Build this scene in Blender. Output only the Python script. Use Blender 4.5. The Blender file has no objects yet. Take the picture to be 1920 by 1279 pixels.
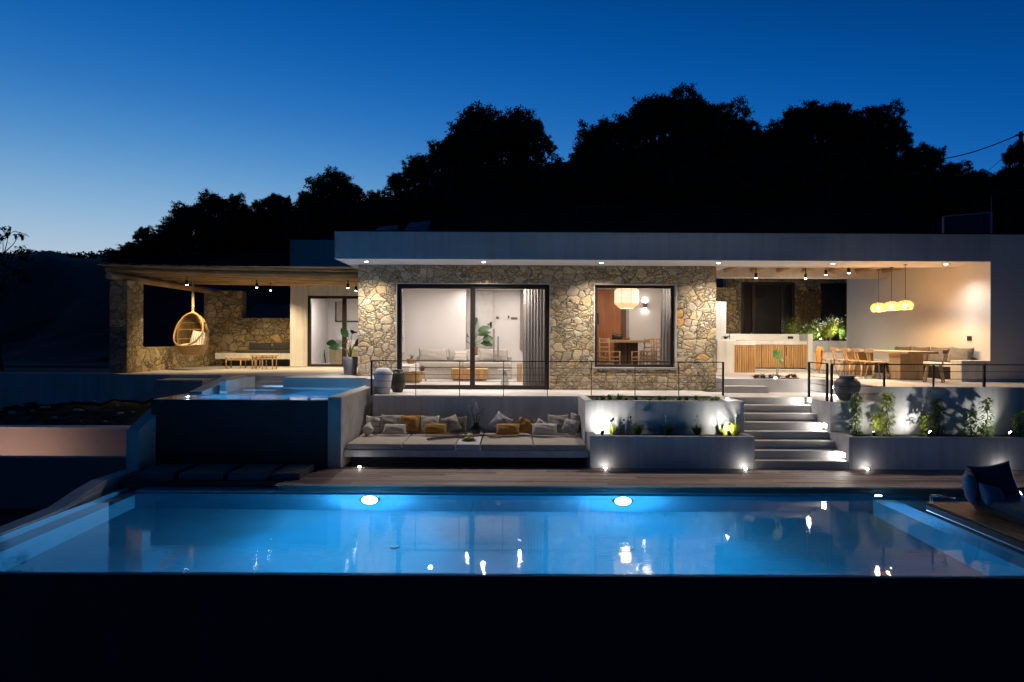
import bpy, bmesh, math, random
import numpy as np
from mathutils import Vector, Matrix, Euler
R = math.radians
C = bpy.context.scene.collection
SC = bpy.context.scene

# ------------------------------------------------------------------ camera
cam_d = bpy.data.cameras.new('camera')
cam = bpy.data.objects.new('camera', cam_d); C.objects.link(cam)
cam.location = (0, 0, 2.7)
cam.rotation_euler = (R(90), -0.0045, 0)
cam_d.sensor_width = 36; cam_d.lens = 24
cam_d.shift_y = -0.00234
cam_d.clip_start = 0.1; cam_d.clip_end = 2000
SC.camera = cam

# ------------------------------------------------------------------ render settings
SC.view_settings.view_transform = 'Standard'
SC.view_settings.look = 'None'
SC.view_settings.exposure = 0.0
SC.view_settings.gamma = 1.0
cy = SC.cycles
cy.use_denoising = True
cy.max_bounces = 9; cy.diffuse_bounces = 3; cy.glossy_bounces = 4; cy.transmission_bounces = 8; cy.transparent_max_bounces = 16
cy.sample_clamp_indirect = 2.5
cy.sample_clamp_direct = 0
cy.blur_glossy = 0.3
cy.caustics_reflective = False
cy.caustics_refractive = True

# ------------------------------------------------------------------ dusk sky
world = bpy.data.worlds.new('World'); SC.world = world
world.use_nodes = True
nt = world.node_tree; N = nt.nodes; L = nt.links
for n in list(N): N.remove(n)
wout = N.new('ShaderNodeOutputWorld'); bg = N.new('ShaderNodeBackground')
tc = N.new('ShaderNodeTexCoord'); sep = N.new('ShaderNodeSeparateXYZ')
L.new(tc.outputs['Generated'], sep.inputs[0])
def wm(op, a, b=None, c=None, clamp=False):
    n = N.new('ShaderNodeMath'); n.operation = op; n.use_clamp = clamp
    for i, v in enumerate((a, b, c)):
        if v is None: continue
        if isinstance(v, (int, float)): n.inputs[i].default_value = v
        else: L.new(v, n.inputs[i])
    return n.outputs[0]
def wramp(fac, stops):
    n = N.new('ShaderNodeValToRGB'); L.new(fac, n.inputs[0]); cr = n.color_ramp
    cr.interpolation = 'B_SPLINE' if len(stops) > 5 else 'LINEAR'
    while len(cr.elements) < len(stops): cr.elements.new(0.5)
    for e, (p, c) in zip(cr.elements, stops): e.position = p; e.color = (*c, 1)
    return n.outputs[0]
def lin(r, g, b):
    f = lambda v: v/12.92 if v <= 0.04045 else ((v+0.055)/1.055)**2.4
    return (f(r/255), f(g/255), f(b/255))
elev = wm('ARCSINE', sep.outputs[2])                      # radians
az = wm('ARCTAN2', sep.outputs[0], sep.outputs[1])        # 0 ahead, negative to the left
# height above the glow: rises with elevation and away from the glow azimuth on the left
azs = wm('ADD', az, 0.65)
t = wm('ADD', elev, wm('MULTIPLY', wm('MULTIPLY', azs, azs), 0.105))
t = wm('MULTIPLY', t, 1.0/0.9, clamp=True)
SKY = wramp(t, [(0.0, lin(206,210,212)), (0.12, lin(174,198,219)), (0.19, lin(132,177,215)), (0.27, lin(78,144,203)), (0.36, lin(34,112,190)),
                (0.47, lin(4,88,170)), (0.60, lin(0,66,140)), (0.8, lin(3,46,88)), (1.0, lin(6,34,62))])
back = wramp(wm('MULTIPLY_ADD', sep.outputs[1], 0.5, 0.5), [(0.0, (0.62,)*3), (0.32, (0.62,)*3), (0.55, (0.42,)*3), (0.80, (0.95,)*3), (1.0, (1,)*3)])
mx = N.new('ShaderNodeMix'); mx.data_type = 'RGBA'; mx.blend_type = 'MULTIPLY'; mx.inputs[0].default_value = 1
L.new(SKY, mx.inputs[6]); L.new(back, mx.inputs[7])
L.new(mx.outputs[2], bg.inputs[0]); bg.inputs[1].default_value = 1.0
L.new(bg.outputs[0], wout.inputs[0])

# ------------------------------------------------------------------ helpers
F = 1280.0; CH = 2.7
def X(px, D): return (px-960)*D/F
def Z(py, D, px=960): return CH-(py-(635+0.0045*(px-960)))*D/F
def P(px, py, D): return Vector((X(px, D), D, Z(py, D, px)))
rnd = random.Random(7)

class MB:
    def __init__(s): s.v = []; s.f = []; s.sm = []
    def add(s, vs, fs, smooth=False):
        b = len(s.v); s.v += [tuple(v) for v in vs]
        for f in fs: s.f.append(tuple(b+i for i in f)); s.sm.append(smooth)
        return s
    def box(s, x0, x1, y0, y1, z0, z1):
        vs = [(x,y,z) for z in (z0,z1) for y in (y0,y1) for x in (x0,x1)]
        return s.add(vs, [(0,2,3,1),(4,5,7,6),(0,1,5,4),(2,6,7,3),(0,4,6,2),(1,3,7,5)])
    def obox(s, c, size, rot=(0,0,0)):
        m = Euler(rot).to_matrix(); c = Vector(c); h = [q/2 for q in size]
        vs = [c+m@Vector((x*h[0],y*h[1],z*h[2])) for z in (-1,1) for y in (-1,1) for x in (-1,1)]
        return s.add(vs, [(0,2,3,1),(4,5,7,6),(0,1,5,4),(2,6,7,3),(0,4,6,2),(1,3,7,5)])
    def bar(s, a, b, w, h=None, up=(0,0,1)):
        a, b = Vector(a), Vector(b); h = h or w; d = (b-a).normalized(); up = Vector(up)
        if abs(d.dot(up)) > 0.98: up = Vector((0,1,0))
        sd = d.cross(up).normalized(); u = sd.cross(d)
        vs = [p+sd*(i*w/2)+u*(j*h/2) for p in (a,b) for j in (-1,1) for i in (-1,1)]
        return s.add(vs, [(0,1,3,2),(4,6,7,5),(0,4,5,1),(2,3,7,6),(0,2,6,4),(1,5,7,3)])
    def cyl(s, a, b, r0, r1=None, n=12, caps=True, smooth=True):
        return s.tube([a,b], [r0, r0 if r1 is None else r1], n, caps, smooth)
    def tube(s, path, r, n=8, caps=True, smooth=True):
        path = [Vector(p) for p in path]
        if not isinstance(r, (list, tuple)): r = [r]*len(path)
        vs = []; prev = None
        for i, p in enumerate(path):
            d = (path[min(i+1,len(path)-1)]-path[max(i-1,0)]).normalized()
            if prev is None:
                up = Vector((0,0,1)) if abs(d.z) < 0.9 else Vector((0,1,0))
                sd = d.cross(up).normalized()
            else: sd = (prev-d*prev.dot(d)).normalized()
            prev = sd; u = sd.cross(d)
            for k in range(n):
                a = 2*math.pi*k/n; vs.append(p+(sd*math.cos(a)+u*math.sin(a))*r[i])
        fs = []
        for i in range(len(path)-1):
            for k in range(n):
                k2 = (k+1)%n; fs.append((i*n+k, i*n+k2, (i+1)*n+k2, (i+1)*n+k))
        s.add(vs, fs, smooth)
        if caps:
            b = len(s.v)-len(vs)
            s.f.append(tuple(b+k for k in range(n))[::-1]); s.sm.append(False)
            s.f.append(tuple(b+(len(path)-1)*n+k for k in range(n))); s.sm.append(False)
        return s
    def ring(s, pts, r, n=8):
        pts = [Vector(p) for p in pts]; m = len(pts); vs = []
        for i, p in enumerate(pts):
            d = (pts[(i+1)%m]-pts[i-1]).normalized()
            c = sum(pts, Vector())/m; rad = (p-c); sd = (rad-d*rad.dot(d)).normalized(); u = sd.cross(d)
            for k in range(n):
                a = 2*math.pi*k/n; vs.append(p+(sd*math.cos(a)+u*math.sin(a))*r)
        fs = [(i*n+k, i*n+(k+1)%n, ((i+1)%m)*n+(k+1)%n, ((i+1)%m)*n+k) for i in range(m) for k in range(n)]
        return s.add(vs, fs, True)
    def lathe(s, prof, c=(0,0,0), n=28, smooth=True):
        vs = []; cx, cy_, cz = c
        for r, z in prof:
            for k in range(n):
                a = 2*math.pi*k/n; vs.append((cx+r*math.cos(a), cy_+r*math.sin(a), cz+z))
        m = len(prof)
        fs = [(i*n+k, i*n+(k+1)%n, (i+1)*n+(k+1)%n, (i+1)*n+k) for i in range(m-1) for k in range(n)]
        fs += [tuple(range(n))[::-1], tuple((m-1)*n+k for k in range(n))]
        s.add(vs, fs, smooth); s.sm[-1] = s.sm[-2] = False
        return s
    def prism(s, pts, axis, a, b):
        """polygon pts (2-D) extruded along axis from a to b"""
        n = len(pts); vs = []
        for q in (a, b):
            for u, v in pts:
                vs.append({'x': (q,u,v), 'y': (u,q,v), 'z': (u,v,q)}[axis])
        fs = [tuple(range(n)), tuple(range(n, 2*n))[::-1]]+[(i, i+n, (i+1)%n+n, (i+1)%n) for i in range(n)]
        return s.add(vs, fs)
    def ball(s, c, r, sx=1, sy=1, sz=1, n=10, m=7):
        vs = [(c[0], c[1], c[2]-r*sz)]
        for i in range(1, m):
            th = math.pi*i/m-math.pi/2
            for k in range(n):
                a = 2*math.pi*k/n; vs.append((c[0]+r*sx*math.cos(th)*math.cos(a), c[1]+r*sy*math.cos(th)*math.sin(a), c[2]+r*sz*math.sin(th)))
        vs.append((c[0], c[1], c[2]+r*sz)); fs = []
        for k in range(n):
            fs.append((0, 1+(k+1)%n, 1+k)); fs.append((len(vs)-1, 1+(m-2)*n+k, 1+(m-2)*n+(k+1)%n))
        for i in range(m-2):
            for k in range(n): fs.append((1+i*n+k, 1+i*n+(k+1)%n, 1+(i+1)*n+(k+1)%n, 1+(i+1)*n+k))
        return s.add(vs, fs, True)
    def leaf(s, base, d, up, ln, w, curl=0.15, seg=3):
        base = Vector(base); d = Vector(d).normalized(); sd = d.cross(Vector(up))
        if sd.length < 1e-3: sd = Vector((1,0,0))
        sd.normalize(); u = sd.cross(d); vs = []; prof = [0.0, 0.75, 1.0, 0.7, 0.0] if seg > 2 else [0.0, 1.0, 0.0]
        m = len(prof)-1
        for i, p in enumerate(prof):
            q = i/m; c = base+d*ln*q-u*curl*ln*q*q
            if p == 0: vs.append(c)
            else: vs += [c-sd*w/2*p+u*w*0.12*p, c, c+sd*w/2*p+u*w*0.12*p]
        fs = [(0,2,1),(0,3,2)]
        for i in range(m-2):
            a = 1+3*i; fs += [(a,a+1,a+4,a+3),(a+1,a+2,a+5,a+4)]
        a = 1+3*(m-2); e = len(vs)-1; fs += [(a,a+1,e),(a+1,a+2,e)]
        return s.add(vs, fs, True)

def newobj(name, mb, m, parent=None, world=True, bevel=0, sub=0):
    me = bpy.data.meshes.new(name)
    vs = mb.v
    if parent is not None and world:
        T = parent.matrix_basis.copy(); q = parent.parent
        while q is not None: T = q.matrix_basis @ T; q = q.parent
        Ti = T.inverted(); vs = [tuple(Ti @ Vector(v)) for v in vs]
    me.from_pydata(vs, [], mb.f); me.update()
    me.polygons.foreach_set('use_smooth', mb.sm)
    if m is not None:
        for q in (m if isinstance(m, (list, tuple)) else [m]): me.materials.append(q)
    o = bpy.data.objects.new(name, me); C.objects.link(o)
    if parent is not None: o.parent = parent
    if bevel:
        b = o.modifiers.new('bevel', 'BEVEL'); b.width = bevel; b.segments = 2; b.limit_method = 'ANGLE'
    if sub:
        b = o.modifiers.new('sub', 'SUBSURF'); b.levels = sub; b.render_levels = sub
    return o
def tag(o, label=None, cat=None, group=None, kind=None):
    if label: o['label'] = label
    if cat: o['category'] = cat
    if group: o['group'] = group
    if kind: o['kind'] = kind
    return o
def thing(name, label, cat, loc=(0,0,0), rz=0, group=None):
    o = bpy.data.objects.new(name, None); C.objects.link(o); o.location = loc; o.rotation_euler = (0,0,rz)
    o.empty_display_size = 0.2
    return tag(o, label, cat, group)
def part(name, mb, m, parent, world=True, **k): return newobj(name, mb, m, parent, world, **k)
def struct(name, mb, m, **k): return tag(newobj(name, mb, m, **k), kind='structure')
def copy_tree(o, parent=None):
    c = o.copy(); C.objects.link(c)
    if parent is not None: c.parent = parent
    for ch in list(o.children): copy_tree(ch, c)
    return c
def dup(root, loc, rz=0, label=None, group=None, scale=None):
    r = copy_tree(root); r.location = loc; r.rotation_euler = (0,0,rz)
    if scale: r.scale = (scale,)*3 if isinstance(scale, (int,float)) else scale
    if label: r['label'] = label
    if group: r['group'] = group
    return r
def lamp(kind, loc, power, color=(1,0.9,0.78), parent=None, size=0.03, aim=None, angle=80, blend=0.6, sx=None, sy=None, spread=None):
    d = bpy.data.lights.new('lamp_light', kind); d.energy = power; d.color = color
    if kind == 'AREA':
        d.shape = 'RECTANGLE'; d.size = sx; d.size_y = sy
        if spread: d.spread = R(spread)
    else: d.shadow_soft_size = size
    if kind == 'SPOT': d.spot_size = R(angle); d.spot_blend = blend
    o = bpy.data.objects.new('lamp_light', d); C.objects.link(o)
    M = Matrix.Translation(loc)
    if aim is not None: M = M @ (Vector(aim)-Vector(loc)).to_track_quat('-Z', 'Y').to_matrix().to_4x4()
    if parent is not None:
        T = parent.matrix_basis.copy(); q = parent.parent
        while q is not None: T = q.matrix_basis @ T; q = q.parent
        o.parent = parent; M = T.inverted() @ M
    o.matrix_basis = M
    return o

# ------------------------------------------------------------------ materials
def nodes(name):
    m = bpy.data.materials.new(name); m.use_nodes = True; t = m.node_tree
    return m, t, t.nodes['Principled BSDF']
def ng(t, ty, **k):
    n = t.nodes.new(ty)
    for a, b in k.items(): setattr(n, a, b)
    return n
def ramp(t, fac, stops, interp='LINEAR'):
    n = t.nodes.new('ShaderNodeValToRGB'); t.links.new(fac, n.inputs[0]); cr = n.color_ramp; cr.interpolation = interp
    while len(cr.elements) < len(stops): cr.elements.new(0.5)
    for e, (p, c) in zip(cr.elements, stops): e.position = p; e.color = (*c, 1) if len(c) == 3 else c
    return n.outputs[0]
def coords(t, scale=(1,1,1), rot=(0,0,0)):
    c = t.nodes.new('ShaderNodeTexCoord'); mp = t.nodes.new('ShaderNodeMapping')
    mp.inputs['Scale'].default_value = scale; mp.inputs['Rotation'].default_value = rot
    t.links.new(c.outputs['Object'], mp.inputs[0]); return mp.outputs[0]
def noise(t, vec, scale, detail=4, rough=0.5):
    n = t.nodes.new('ShaderNodeTexNoise'); n.inputs['Scale'].default_value = scale; n.inputs['Detail'].default_value = detail; n.inputs['Roughness'].default_value = rough
    t.links.new(vec, n.inputs[0]); return n
def bump(t, p, h, strength, dist=0.01):
    b = t.nodes.new('ShaderNodeBump'); b.inputs['Strength'].default_value = strength; b.inputs['Distance'].default_value = dist
    t.links.new(h, b.inputs['Height']); t.links.new(b.outputs[0], p.inputs['Normal']); return b
def mottled(name, c1, c2, scale=3, rough=0.8, bs=0.15, bscale=60, detail=6, stretch=(1,1,1), metal=0):
    m, t, p = nodes(name); v = coords(t, stretch)
    n = noise(t, v, scale, detail, 0.6)
    t.links.new(ramp(t, n.outputs[0], [(0.3, c1), (0.7, c2)]), p.inputs['Base Color'])
    p.inputs['Roughness'].default_value = rough; p.inputs['Metallic'].default_value = metal
    if bs:
        b = noise(t, v, bscale, 4, 0.6); bump(t, p, b.outputs[0], bs, 0.01)
    return m
def render_plaster(name, c1, c2, streak=0.16, sc=1.0):
    m, t, p = nodes(name); v = coords(t); n = noise(t, v, 1.1*sc, 5, 0.6); n2 = noise(t, coords(t, (3.5,3.5,0.22)), 1.8, 5, 0.65); n3 = noise(t, v, 26, 5, 0.7)
    base = ramp(t, n.outputs[0], [(0.3, c1), (0.7, c2)])
    def mul(a_, b_):
        x = ng(t, 'ShaderNodeMix', data_type='RGBA', blend_type='MULTIPLY'); x.inputs[0].default_value = 1; t.links.new(a_, x.inputs[6]); t.links.new(b_, x.inputs[7]); return x.outputs[2]
    q = 1-streak
    base = mul(base, ramp(t, n2.outputs[0], [(0.36, (q,q,q*0.985)), (0.56, (1,1,1))])); base = mul(base, ramp(t, n3.outputs[0], [(0.3, (0.94,)*3), (0.6, (1,1,1))]))
    t.links.new(base, p.inputs['Base Color']); p.inputs['Roughness'].default_value = 0.85
    ad = ng(t, 'ShaderNodeMath', operation='MULTIPLY_ADD'); t.links.new(n3.outputs[0], ad.inputs[0]); ad.inputs[1].default_value = 0.35; t.links.new(noise(t, v, 3.5, 3, 0.5).outputs[0], ad.inputs[2])
    bump(t, p, ad.outputs[0], 0.35, 0.012); return m
def emit(name, col, strength, base=None):
    m, t, p = nodes(name); p.inputs['Emission Color'].default_value = (*col,1); p.inputs['Emission Strength'].default_value = strength
    p.inputs['Base Color'].default_value = (*(base or col),1); return m
def plain(name, c, rough=0.6, metal=0, spec=None):
    return mottled(name, tuple(q*0.88 for q in c), tuple(min(1,q*1.1) for q in c), 5, rough, 0.05, 40, metal=metal)
def wood(name, c1, c2, rough=0.55, axis='x', scale=9):
    m, t, p = nodes(name)
    st = {'x': (0.12,1,1), 'y': (1,0.12,1), 'z': (1,1,0.1)}[axis]
    v = coords(t, st); n = noise(t, v, scale, 7, 0.65)
    n2 = noise(t, coords(t, (1,1,1)), 1.3, 3, 0.5)
    mixn = ng(t, 'ShaderNodeMath', operation='ADD'); t.links.new(n.outputs[0], mixn.inputs[0])
    m2 = ng(t, 'ShaderNodeMath', operation='MULTIPLY_ADD'); t.links.new(n2.outputs[0], m2.inputs[0]); m2.inputs[1].default_value = 0.5; m2.inputs[2].default_value = -0.25
    t.links.new(m2.outputs[0], mixn.inputs[1])
    t.links.new(ramp(t, mixn.outputs[0], [(0.35, c1), (0.65, c2)]), p.inputs['Base Color'])
    p.inputs['Roughness'].default_value = rough; bump(t, p, n.outputs[0], 0.25, 0.006)
    return m
def fabric(name, c1, c2, stripes=None, sc=220):
    m, t, p = nodes(name); v = coords(t)
    n = noise(t, v, 14, 5, 0.6); col = ramp(t, n.outputs[0], [(0.3, c1), (0.7, c2)])
    if stripes:
        dark, freq, axis, width = stripes
        sp = ng(t, 'ShaderNodeSeparateXYZ'); t.links.new(v, sp.inputs[0])
        a = ng(t, 'ShaderNodeMath', operation='MULTIPLY'); t.links.new(sp.outputs['XYZ'.index(axis)], a.inputs[0]); a.inputs[1].default_value = freq
        b = ng(t, 'ShaderNodeMath', operation='FRACT'); t.links.new(a.outputs[0], b.inputs[0])
        c = ng(t, 'ShaderNodeMath', operation='LESS_THAN'); t.links.new(b.outputs[0], c.inputs[0]); c.inputs[1].default_value = width
        mxn = ng(t, 'ShaderNodeMix', data_type='RGBA'); t.links.new(c.outputs[0], mxn.inputs[0]); t.links.new(col, mxn.inputs[6]); mxn.inputs[7].default_value = (*dark,1)
        col = mxn.outputs[2]
    t.links.new(col, p.inputs['Base Color'])
    p.inputs['Roughness'].default_value = 0.95; p.inputs['Sheen Weight'].default_value = 0.2
    w = noise(t, v, sc, 2, 0.5); bump(t, p, w.outputs[0], 0.3, 0.004)
    return m
def stone_mat(name, scale=3.3, tint=(1,1,1)):
    m, t, p = nodes(name)
    v = coords(t, (0.92,0.92,1.18))
    w1 = noise(t, v, 0.9, 2, 0.5); w2 = noise(t, v, 4.2, 4, 0.65)
    def vma(a_, k, b_):
        o = ng(t, 'ShaderNodeVectorMath', operation='MULTIPLY_ADD'); t.links.new(a_, o.inputs[0]); o.inputs[1].default_value = (k,)*3; t.links.new(b_, o.inputs[2]); return o.outputs[0]
    vec = vma(w2.outputs['Color'], 0.11, vma(w1.outputs['Color'], 0.5, v))
    def vor(feature, sc):
        n = ng(t, 'ShaderNodeTexVoronoi', feature=feature); n.inputs['Scale'].default_value = sc; n.inputs['Randomness'].default_value = 1.0
        t.links.new(vec, n.inputs['Vector']); return n
    def mth(op, x, y=None, z=None):
        n = ng(t, 'ShaderNodeMath', operation=op)
        for k, q in enumerate((x, y, z)):
            if q is None: continue
            if isinstance(q, (int, float)): n.inputs[k].default_value = q
            else: t.links.new(q, n.inputs[k])
        return n.outputs[0]
    def mixc(f, x, y, bt='MIX'):
        n = ng(t, 'ShaderNodeMix', data_type='RGBA', blend_type=bt)
        if isinstance(f, (int, float)): n.inputs[0].default_value = f
        else: t.links.new(f, n.inputs[0])
        for k, q in ((6, x), (7, y)):
            if isinstance(q, tuple): n.inputs[k].default_value = q
            else: t.links.new(q, n.inputs[k])
        return n.outputs[2]
    a1, e1, a2, e2 = vor('F1', scale), vor('DISTANCE_TO_EDGE', scale), vor('F1', scale*2.1), vor('DISTANCE_TO_EDGE', scale*2.1)
    s1 = ng(t, 'ShaderNodeSeparateColor'); t.links.new(a1.outputs['Color'], s1.inputs[0])
    mask = mth('GREATER_THAN', s1.outputs[2], 0.52)
    cell = mixc(mask, a1.outputs['Color'], a2.outputs['Color'])
    sp = ng(t, 'ShaderNodeSeparateColor'); t.links.new(cell, sp.inputs[0])
    edge2 = mth('ADD', e2.outputs['Distance'], mth('MULTIPLY', mth('SUBTRACT', 1.0, mask), 1.0))
    edge = mth('MINIMUM', e1.outputs['Distance'], mth('MULTIPLY', edge2, 0.62))
    c = lambda r, g, b: (r*tint[0], g*tint[1], b*tint[2])
    col = ramp(t, sp.outputs[0], [(0.0, c(0.38,0.32,0.23)), (0.14, c(0.46,0.39,0.27)), (0.30, c(0.52,0.46,0.36)), (0.44, c(0.40,0.32,0.19)), (0.58, c(0.58,0.49,0.33)), (0.72, c(0.45,0.38,0.29)), (0.86, c(0.54,0.42,0.24)), (0.955, c(0.62,0.37,0.14)), (0.985, c(0.58,0.53,0.44))], 'CONSTANT')
    n1 = noise(t, v, 7, 8, 0.72); n2 = noise(t, v, 34, 6, 0.75); n3 = noise(t, v, 0.8, 3, 0.5)
    col = mixc(1, col, ramp(t, n1.outputs[0], [(0.28, (0.55,0.54,0.55)), (0.5, (0.95,0.94,0.92)), (0.70, (1.28,1.22,1.10))]), 'MULTIPLY')
    col = mixc(1, col, ramp(t, n2.outputs[0], [(0.32, (0.6,0.6,0.6)), (0.62, (1.18,1.18,1.18))]), 'MULTIPLY')
    col = mixc(1, col, ramp(t, n3.outputs[0], [(0.35, (0.85,0.86,0.80)), (0.65, (1.08,1.04,1.02))]), 'MULTIPLY')
    jw = mth('MULTIPLY_ADD', n1.outputs[0], 0.03, -0.008)
    mort = ramp(t, mth('SUBTRACT', edge, jw), [(0.0, (0,0,0)), (0.022, (1,1,1))])
    fin = mixc(mort, (0.12,0.10,0.075,1), col)
    t.links.new(fin, p.inputs['Base Color']); p.inputs['Roughness'].default_value = 0.92
    h = mth('MULTIPLY_ADD', n1.outputs[0], 1.0, ramp(t, edge, [(0.0, (0,0,0)), (0.05, (0.8,)*3), (0.2, (1,)*3)]))
    h = mth('MULTIPLY_ADD', sp.outputs[1], 0.5, h); h = mth('MULTIPLY_ADD', n2.outputs[0], 0.45, h)
    bump(t, p, h, 1.0, 0.045)
    return m
M = {}
M['plaster'] = render_plaster('white_plaster', (0.56,0.55,0.54), (0.72,0.71,0.70))
M['plaster_rough'] = mottled('cement_plaster', (0.38,0.36,0.335), (0.56,0.54,0.51), 2.2, 0.8, 0.25, 18)
M['fascia'] = render_plaster('fascia_plaster', (0.50,0.49,0.48), (0.62,0.61,0.60), 0.12, 0.6)
M['screed'] = mottled('cement_floor', (0.42,0.40,0.38), (0.58,0.56,0.53), 1.6, 0.55, 0.12, 14)
M['inner'] = mottled('interior_paint', (0.70,0.68,0.66), (0.74,0.72,0.70), 1.0, 0.9, 0.04, 40)
M['stone'] = stone_mat('rubble_stone', 4.5, (1.08,1.05,1.0))
M['stone2'] = stone_mat('rubble_stone_side', 3.6, (1.05,1.0,0.88))
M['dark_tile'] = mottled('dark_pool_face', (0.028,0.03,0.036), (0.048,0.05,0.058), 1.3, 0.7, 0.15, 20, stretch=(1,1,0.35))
M['pool_in'] = mottled('pool_plaster', (0.06,0.27,0.38), (0.09,0.33,0.46), 1.5, 0.6, 0.05, 20)
M['metal'] = plain('black_metal', (0.018,0.016,0.014), 0.45, 0.3)
M['bronze'] = plain('bronze_frame', (0.035,0.028,0.022), 0.4, 0.4)
M['cable'] = plain('black_cable', (0.01,0.01,0.01), 0.6)
M['wood_l'] = wood('light_oak', (0.48,0.30,0.14), (0.66,0.46,0.25), 0.5, 'y')
M['wood_z'] = wood('oak_upright', (0.46,0.28,0.13), (0.64,0.44,0.23), 0.5, 'z')
M['wood_m'] = wood('teak_slats', (0.32,0.17,0.065), (0.50,0.30,0.125), 0.5, 'z', 14)
M['wood_d'] = wood('dark_walnut', (0.045,0.022,0.012), (0.11,0.055,0.028), 0.5, 'z')
M['wood_r'] = wood('reddish_panel', (0.25,0.085,0.030), (0.38,0.15,0.055), 0.5, 'z', 6)
M['beam'] = wood('pine_beam', (0.30,0.17,0.065), (0.50,0.31,0.13), 0.7, 'x', 8)
M['beam_y'] = wood('pine_rafter', (0.34,0.20,0.08), (0.56,0.36,0.16), 0.7, 'y', 8)
M['ceil'] = wood('pine_boards', (0.50,0.36,0.20), (0.68,0.52,0.32), 0.7, 'x', 6)
M['black_rubber'] = plain('black_bag', (0.012,0.012,0.013), 0.6)
M['soil'] = mottled('soil', (0.018,0.012,0.008), (0.05,0.035,0.022), 9, 0.95, 1.0, 30, 9)
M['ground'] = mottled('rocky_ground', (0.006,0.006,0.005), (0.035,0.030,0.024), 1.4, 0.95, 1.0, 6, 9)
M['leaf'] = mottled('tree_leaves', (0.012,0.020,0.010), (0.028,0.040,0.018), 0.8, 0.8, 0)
M['bark'] = mottled('tree_bark', (0.02,0.016,0.012), (0.05,0.04,0.03), 8, 0.9, 0.6, 20)
M['green'] = mottled('plant_leaves', (0.09,0.18,0.025), (0.24,0.34,0.06), 12, 0.55, 0)
M['green_y'] = mottled('yellow_green_leaves', (0.28,0.36,0.03), (0.52,0.54,0.07), 12, 0.55, 0)
M['banana'] = mottled('broad_leaves', (0.03,0.09,0.024), (0.08,0.16,0.045), 3, 0.4, 0)
M['white_flower'] = plain('white_petals', (0.8,0.8,0.74), 0.7)
M['purple'] = mottled('dark_red_leaves', (0.06,0.022,0.020), (0.14,0.05,0.035), 9, 0.6, 0)
M['cream'] = fabric('cream_linen', (0.50,0.46,0.40), (0.62,0.58,0.52))
M['cream_s'] = fabric('striped_linen', (0.52,0.48,0.42), (0.64,0.60,0.54), ((0.10,0.08,0.07), 8.5, 'Z', 0.10))
M['beige'] = fabric('beige_linen', (0.36,0.31,0.25), (0.47,0.41,0.34))
M['taupe'] = fabric('taupe_mattress', (0.40,0.35,0.30), (0.48,0.43,0.37))
M['ochre'] = fabric('ochre_cotton', (0.42,0.19,0.025), (0.56,0.28,0.05))
M['ochre_s'] = fabric('ribbed_ochre', (0.46,0.23,0.035), (0.58,0.31,0.06), ((0.28,0.13,0.02), 34, 'X', 0.4))
M['char'] = fabric('charcoal_fabric', (0.030,0.030,0.030), (0.055,0.053,0.05))
M['greyf'] = fabric('grey_fabric', (0.10,0.092,0.082), (0.155,0.14,0.125))
M['sofa'] = fabric('sofa_linen', (0.40,0.37,0.325), (0.50,0.46,0.41))
M['navy'] = fabric('navy_fabric', (0.018,0.030,0.055), (0.04,0.06,0.10))
M['navy2'] = fabric('denim_fabric', (0.10,0.12,0.19), (0.20,0.22,0.32))
M['pale_f'] = fabric('pale_cotton', (0.42,0.40,0.42), (0.56,0.54,0.56))
M['orange_f'] = fabric('orange_shawl', (0.62,0.22,0.02), (0.78,0.33,0.04))
M['curtain'] = fabric('taupe_curtain', (0.50,0.47,0.43), (0.60,0.56,0.51))
M['sheer'] = fabric('pale_curtain', (0.52,0.50,0.47), (0.62,0.60,0.57))
M['rattan'] = wood('rattan', (0.24,0.14,0.05), (0.40,0.26,0.11), 0.5, 'z', 30)
M['rope'] = mottled('jute_rope', (0.30,0.24,0.14), (0.5,0.42,0.27), 30, 0.9, 0.6, 80)
M['reed'] = wood('reed_cover', (0.16,0.13,0.085), (0.34,0.28,0.19), 0.9, 'y', 30)
M['pot'] = mottled('grey_pot', (0.16,0.16,0.19), (0.28,0.28,0.31), 3, 0.7, 0.2, 20)
M['white_pot'] = mottled('white_pot', (0.55,0.54,0.55), (0.66,0.65,0.65), 3, 0.6, 0.1, 30)
M['black_pot'] = mottled('black_clay', (0.015,0.013,0.012), (0.04,0.035,0.03), 5, 0.45, 0.5, 25)
M['urn'] = mottled('weathered_urn', (0.07,0.07,0.075), (0.30,0.30,0.30), 3.5, 0.55, 0.3, 16, 8)
M['deckw'] = None
M['glassy'] = None
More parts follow.
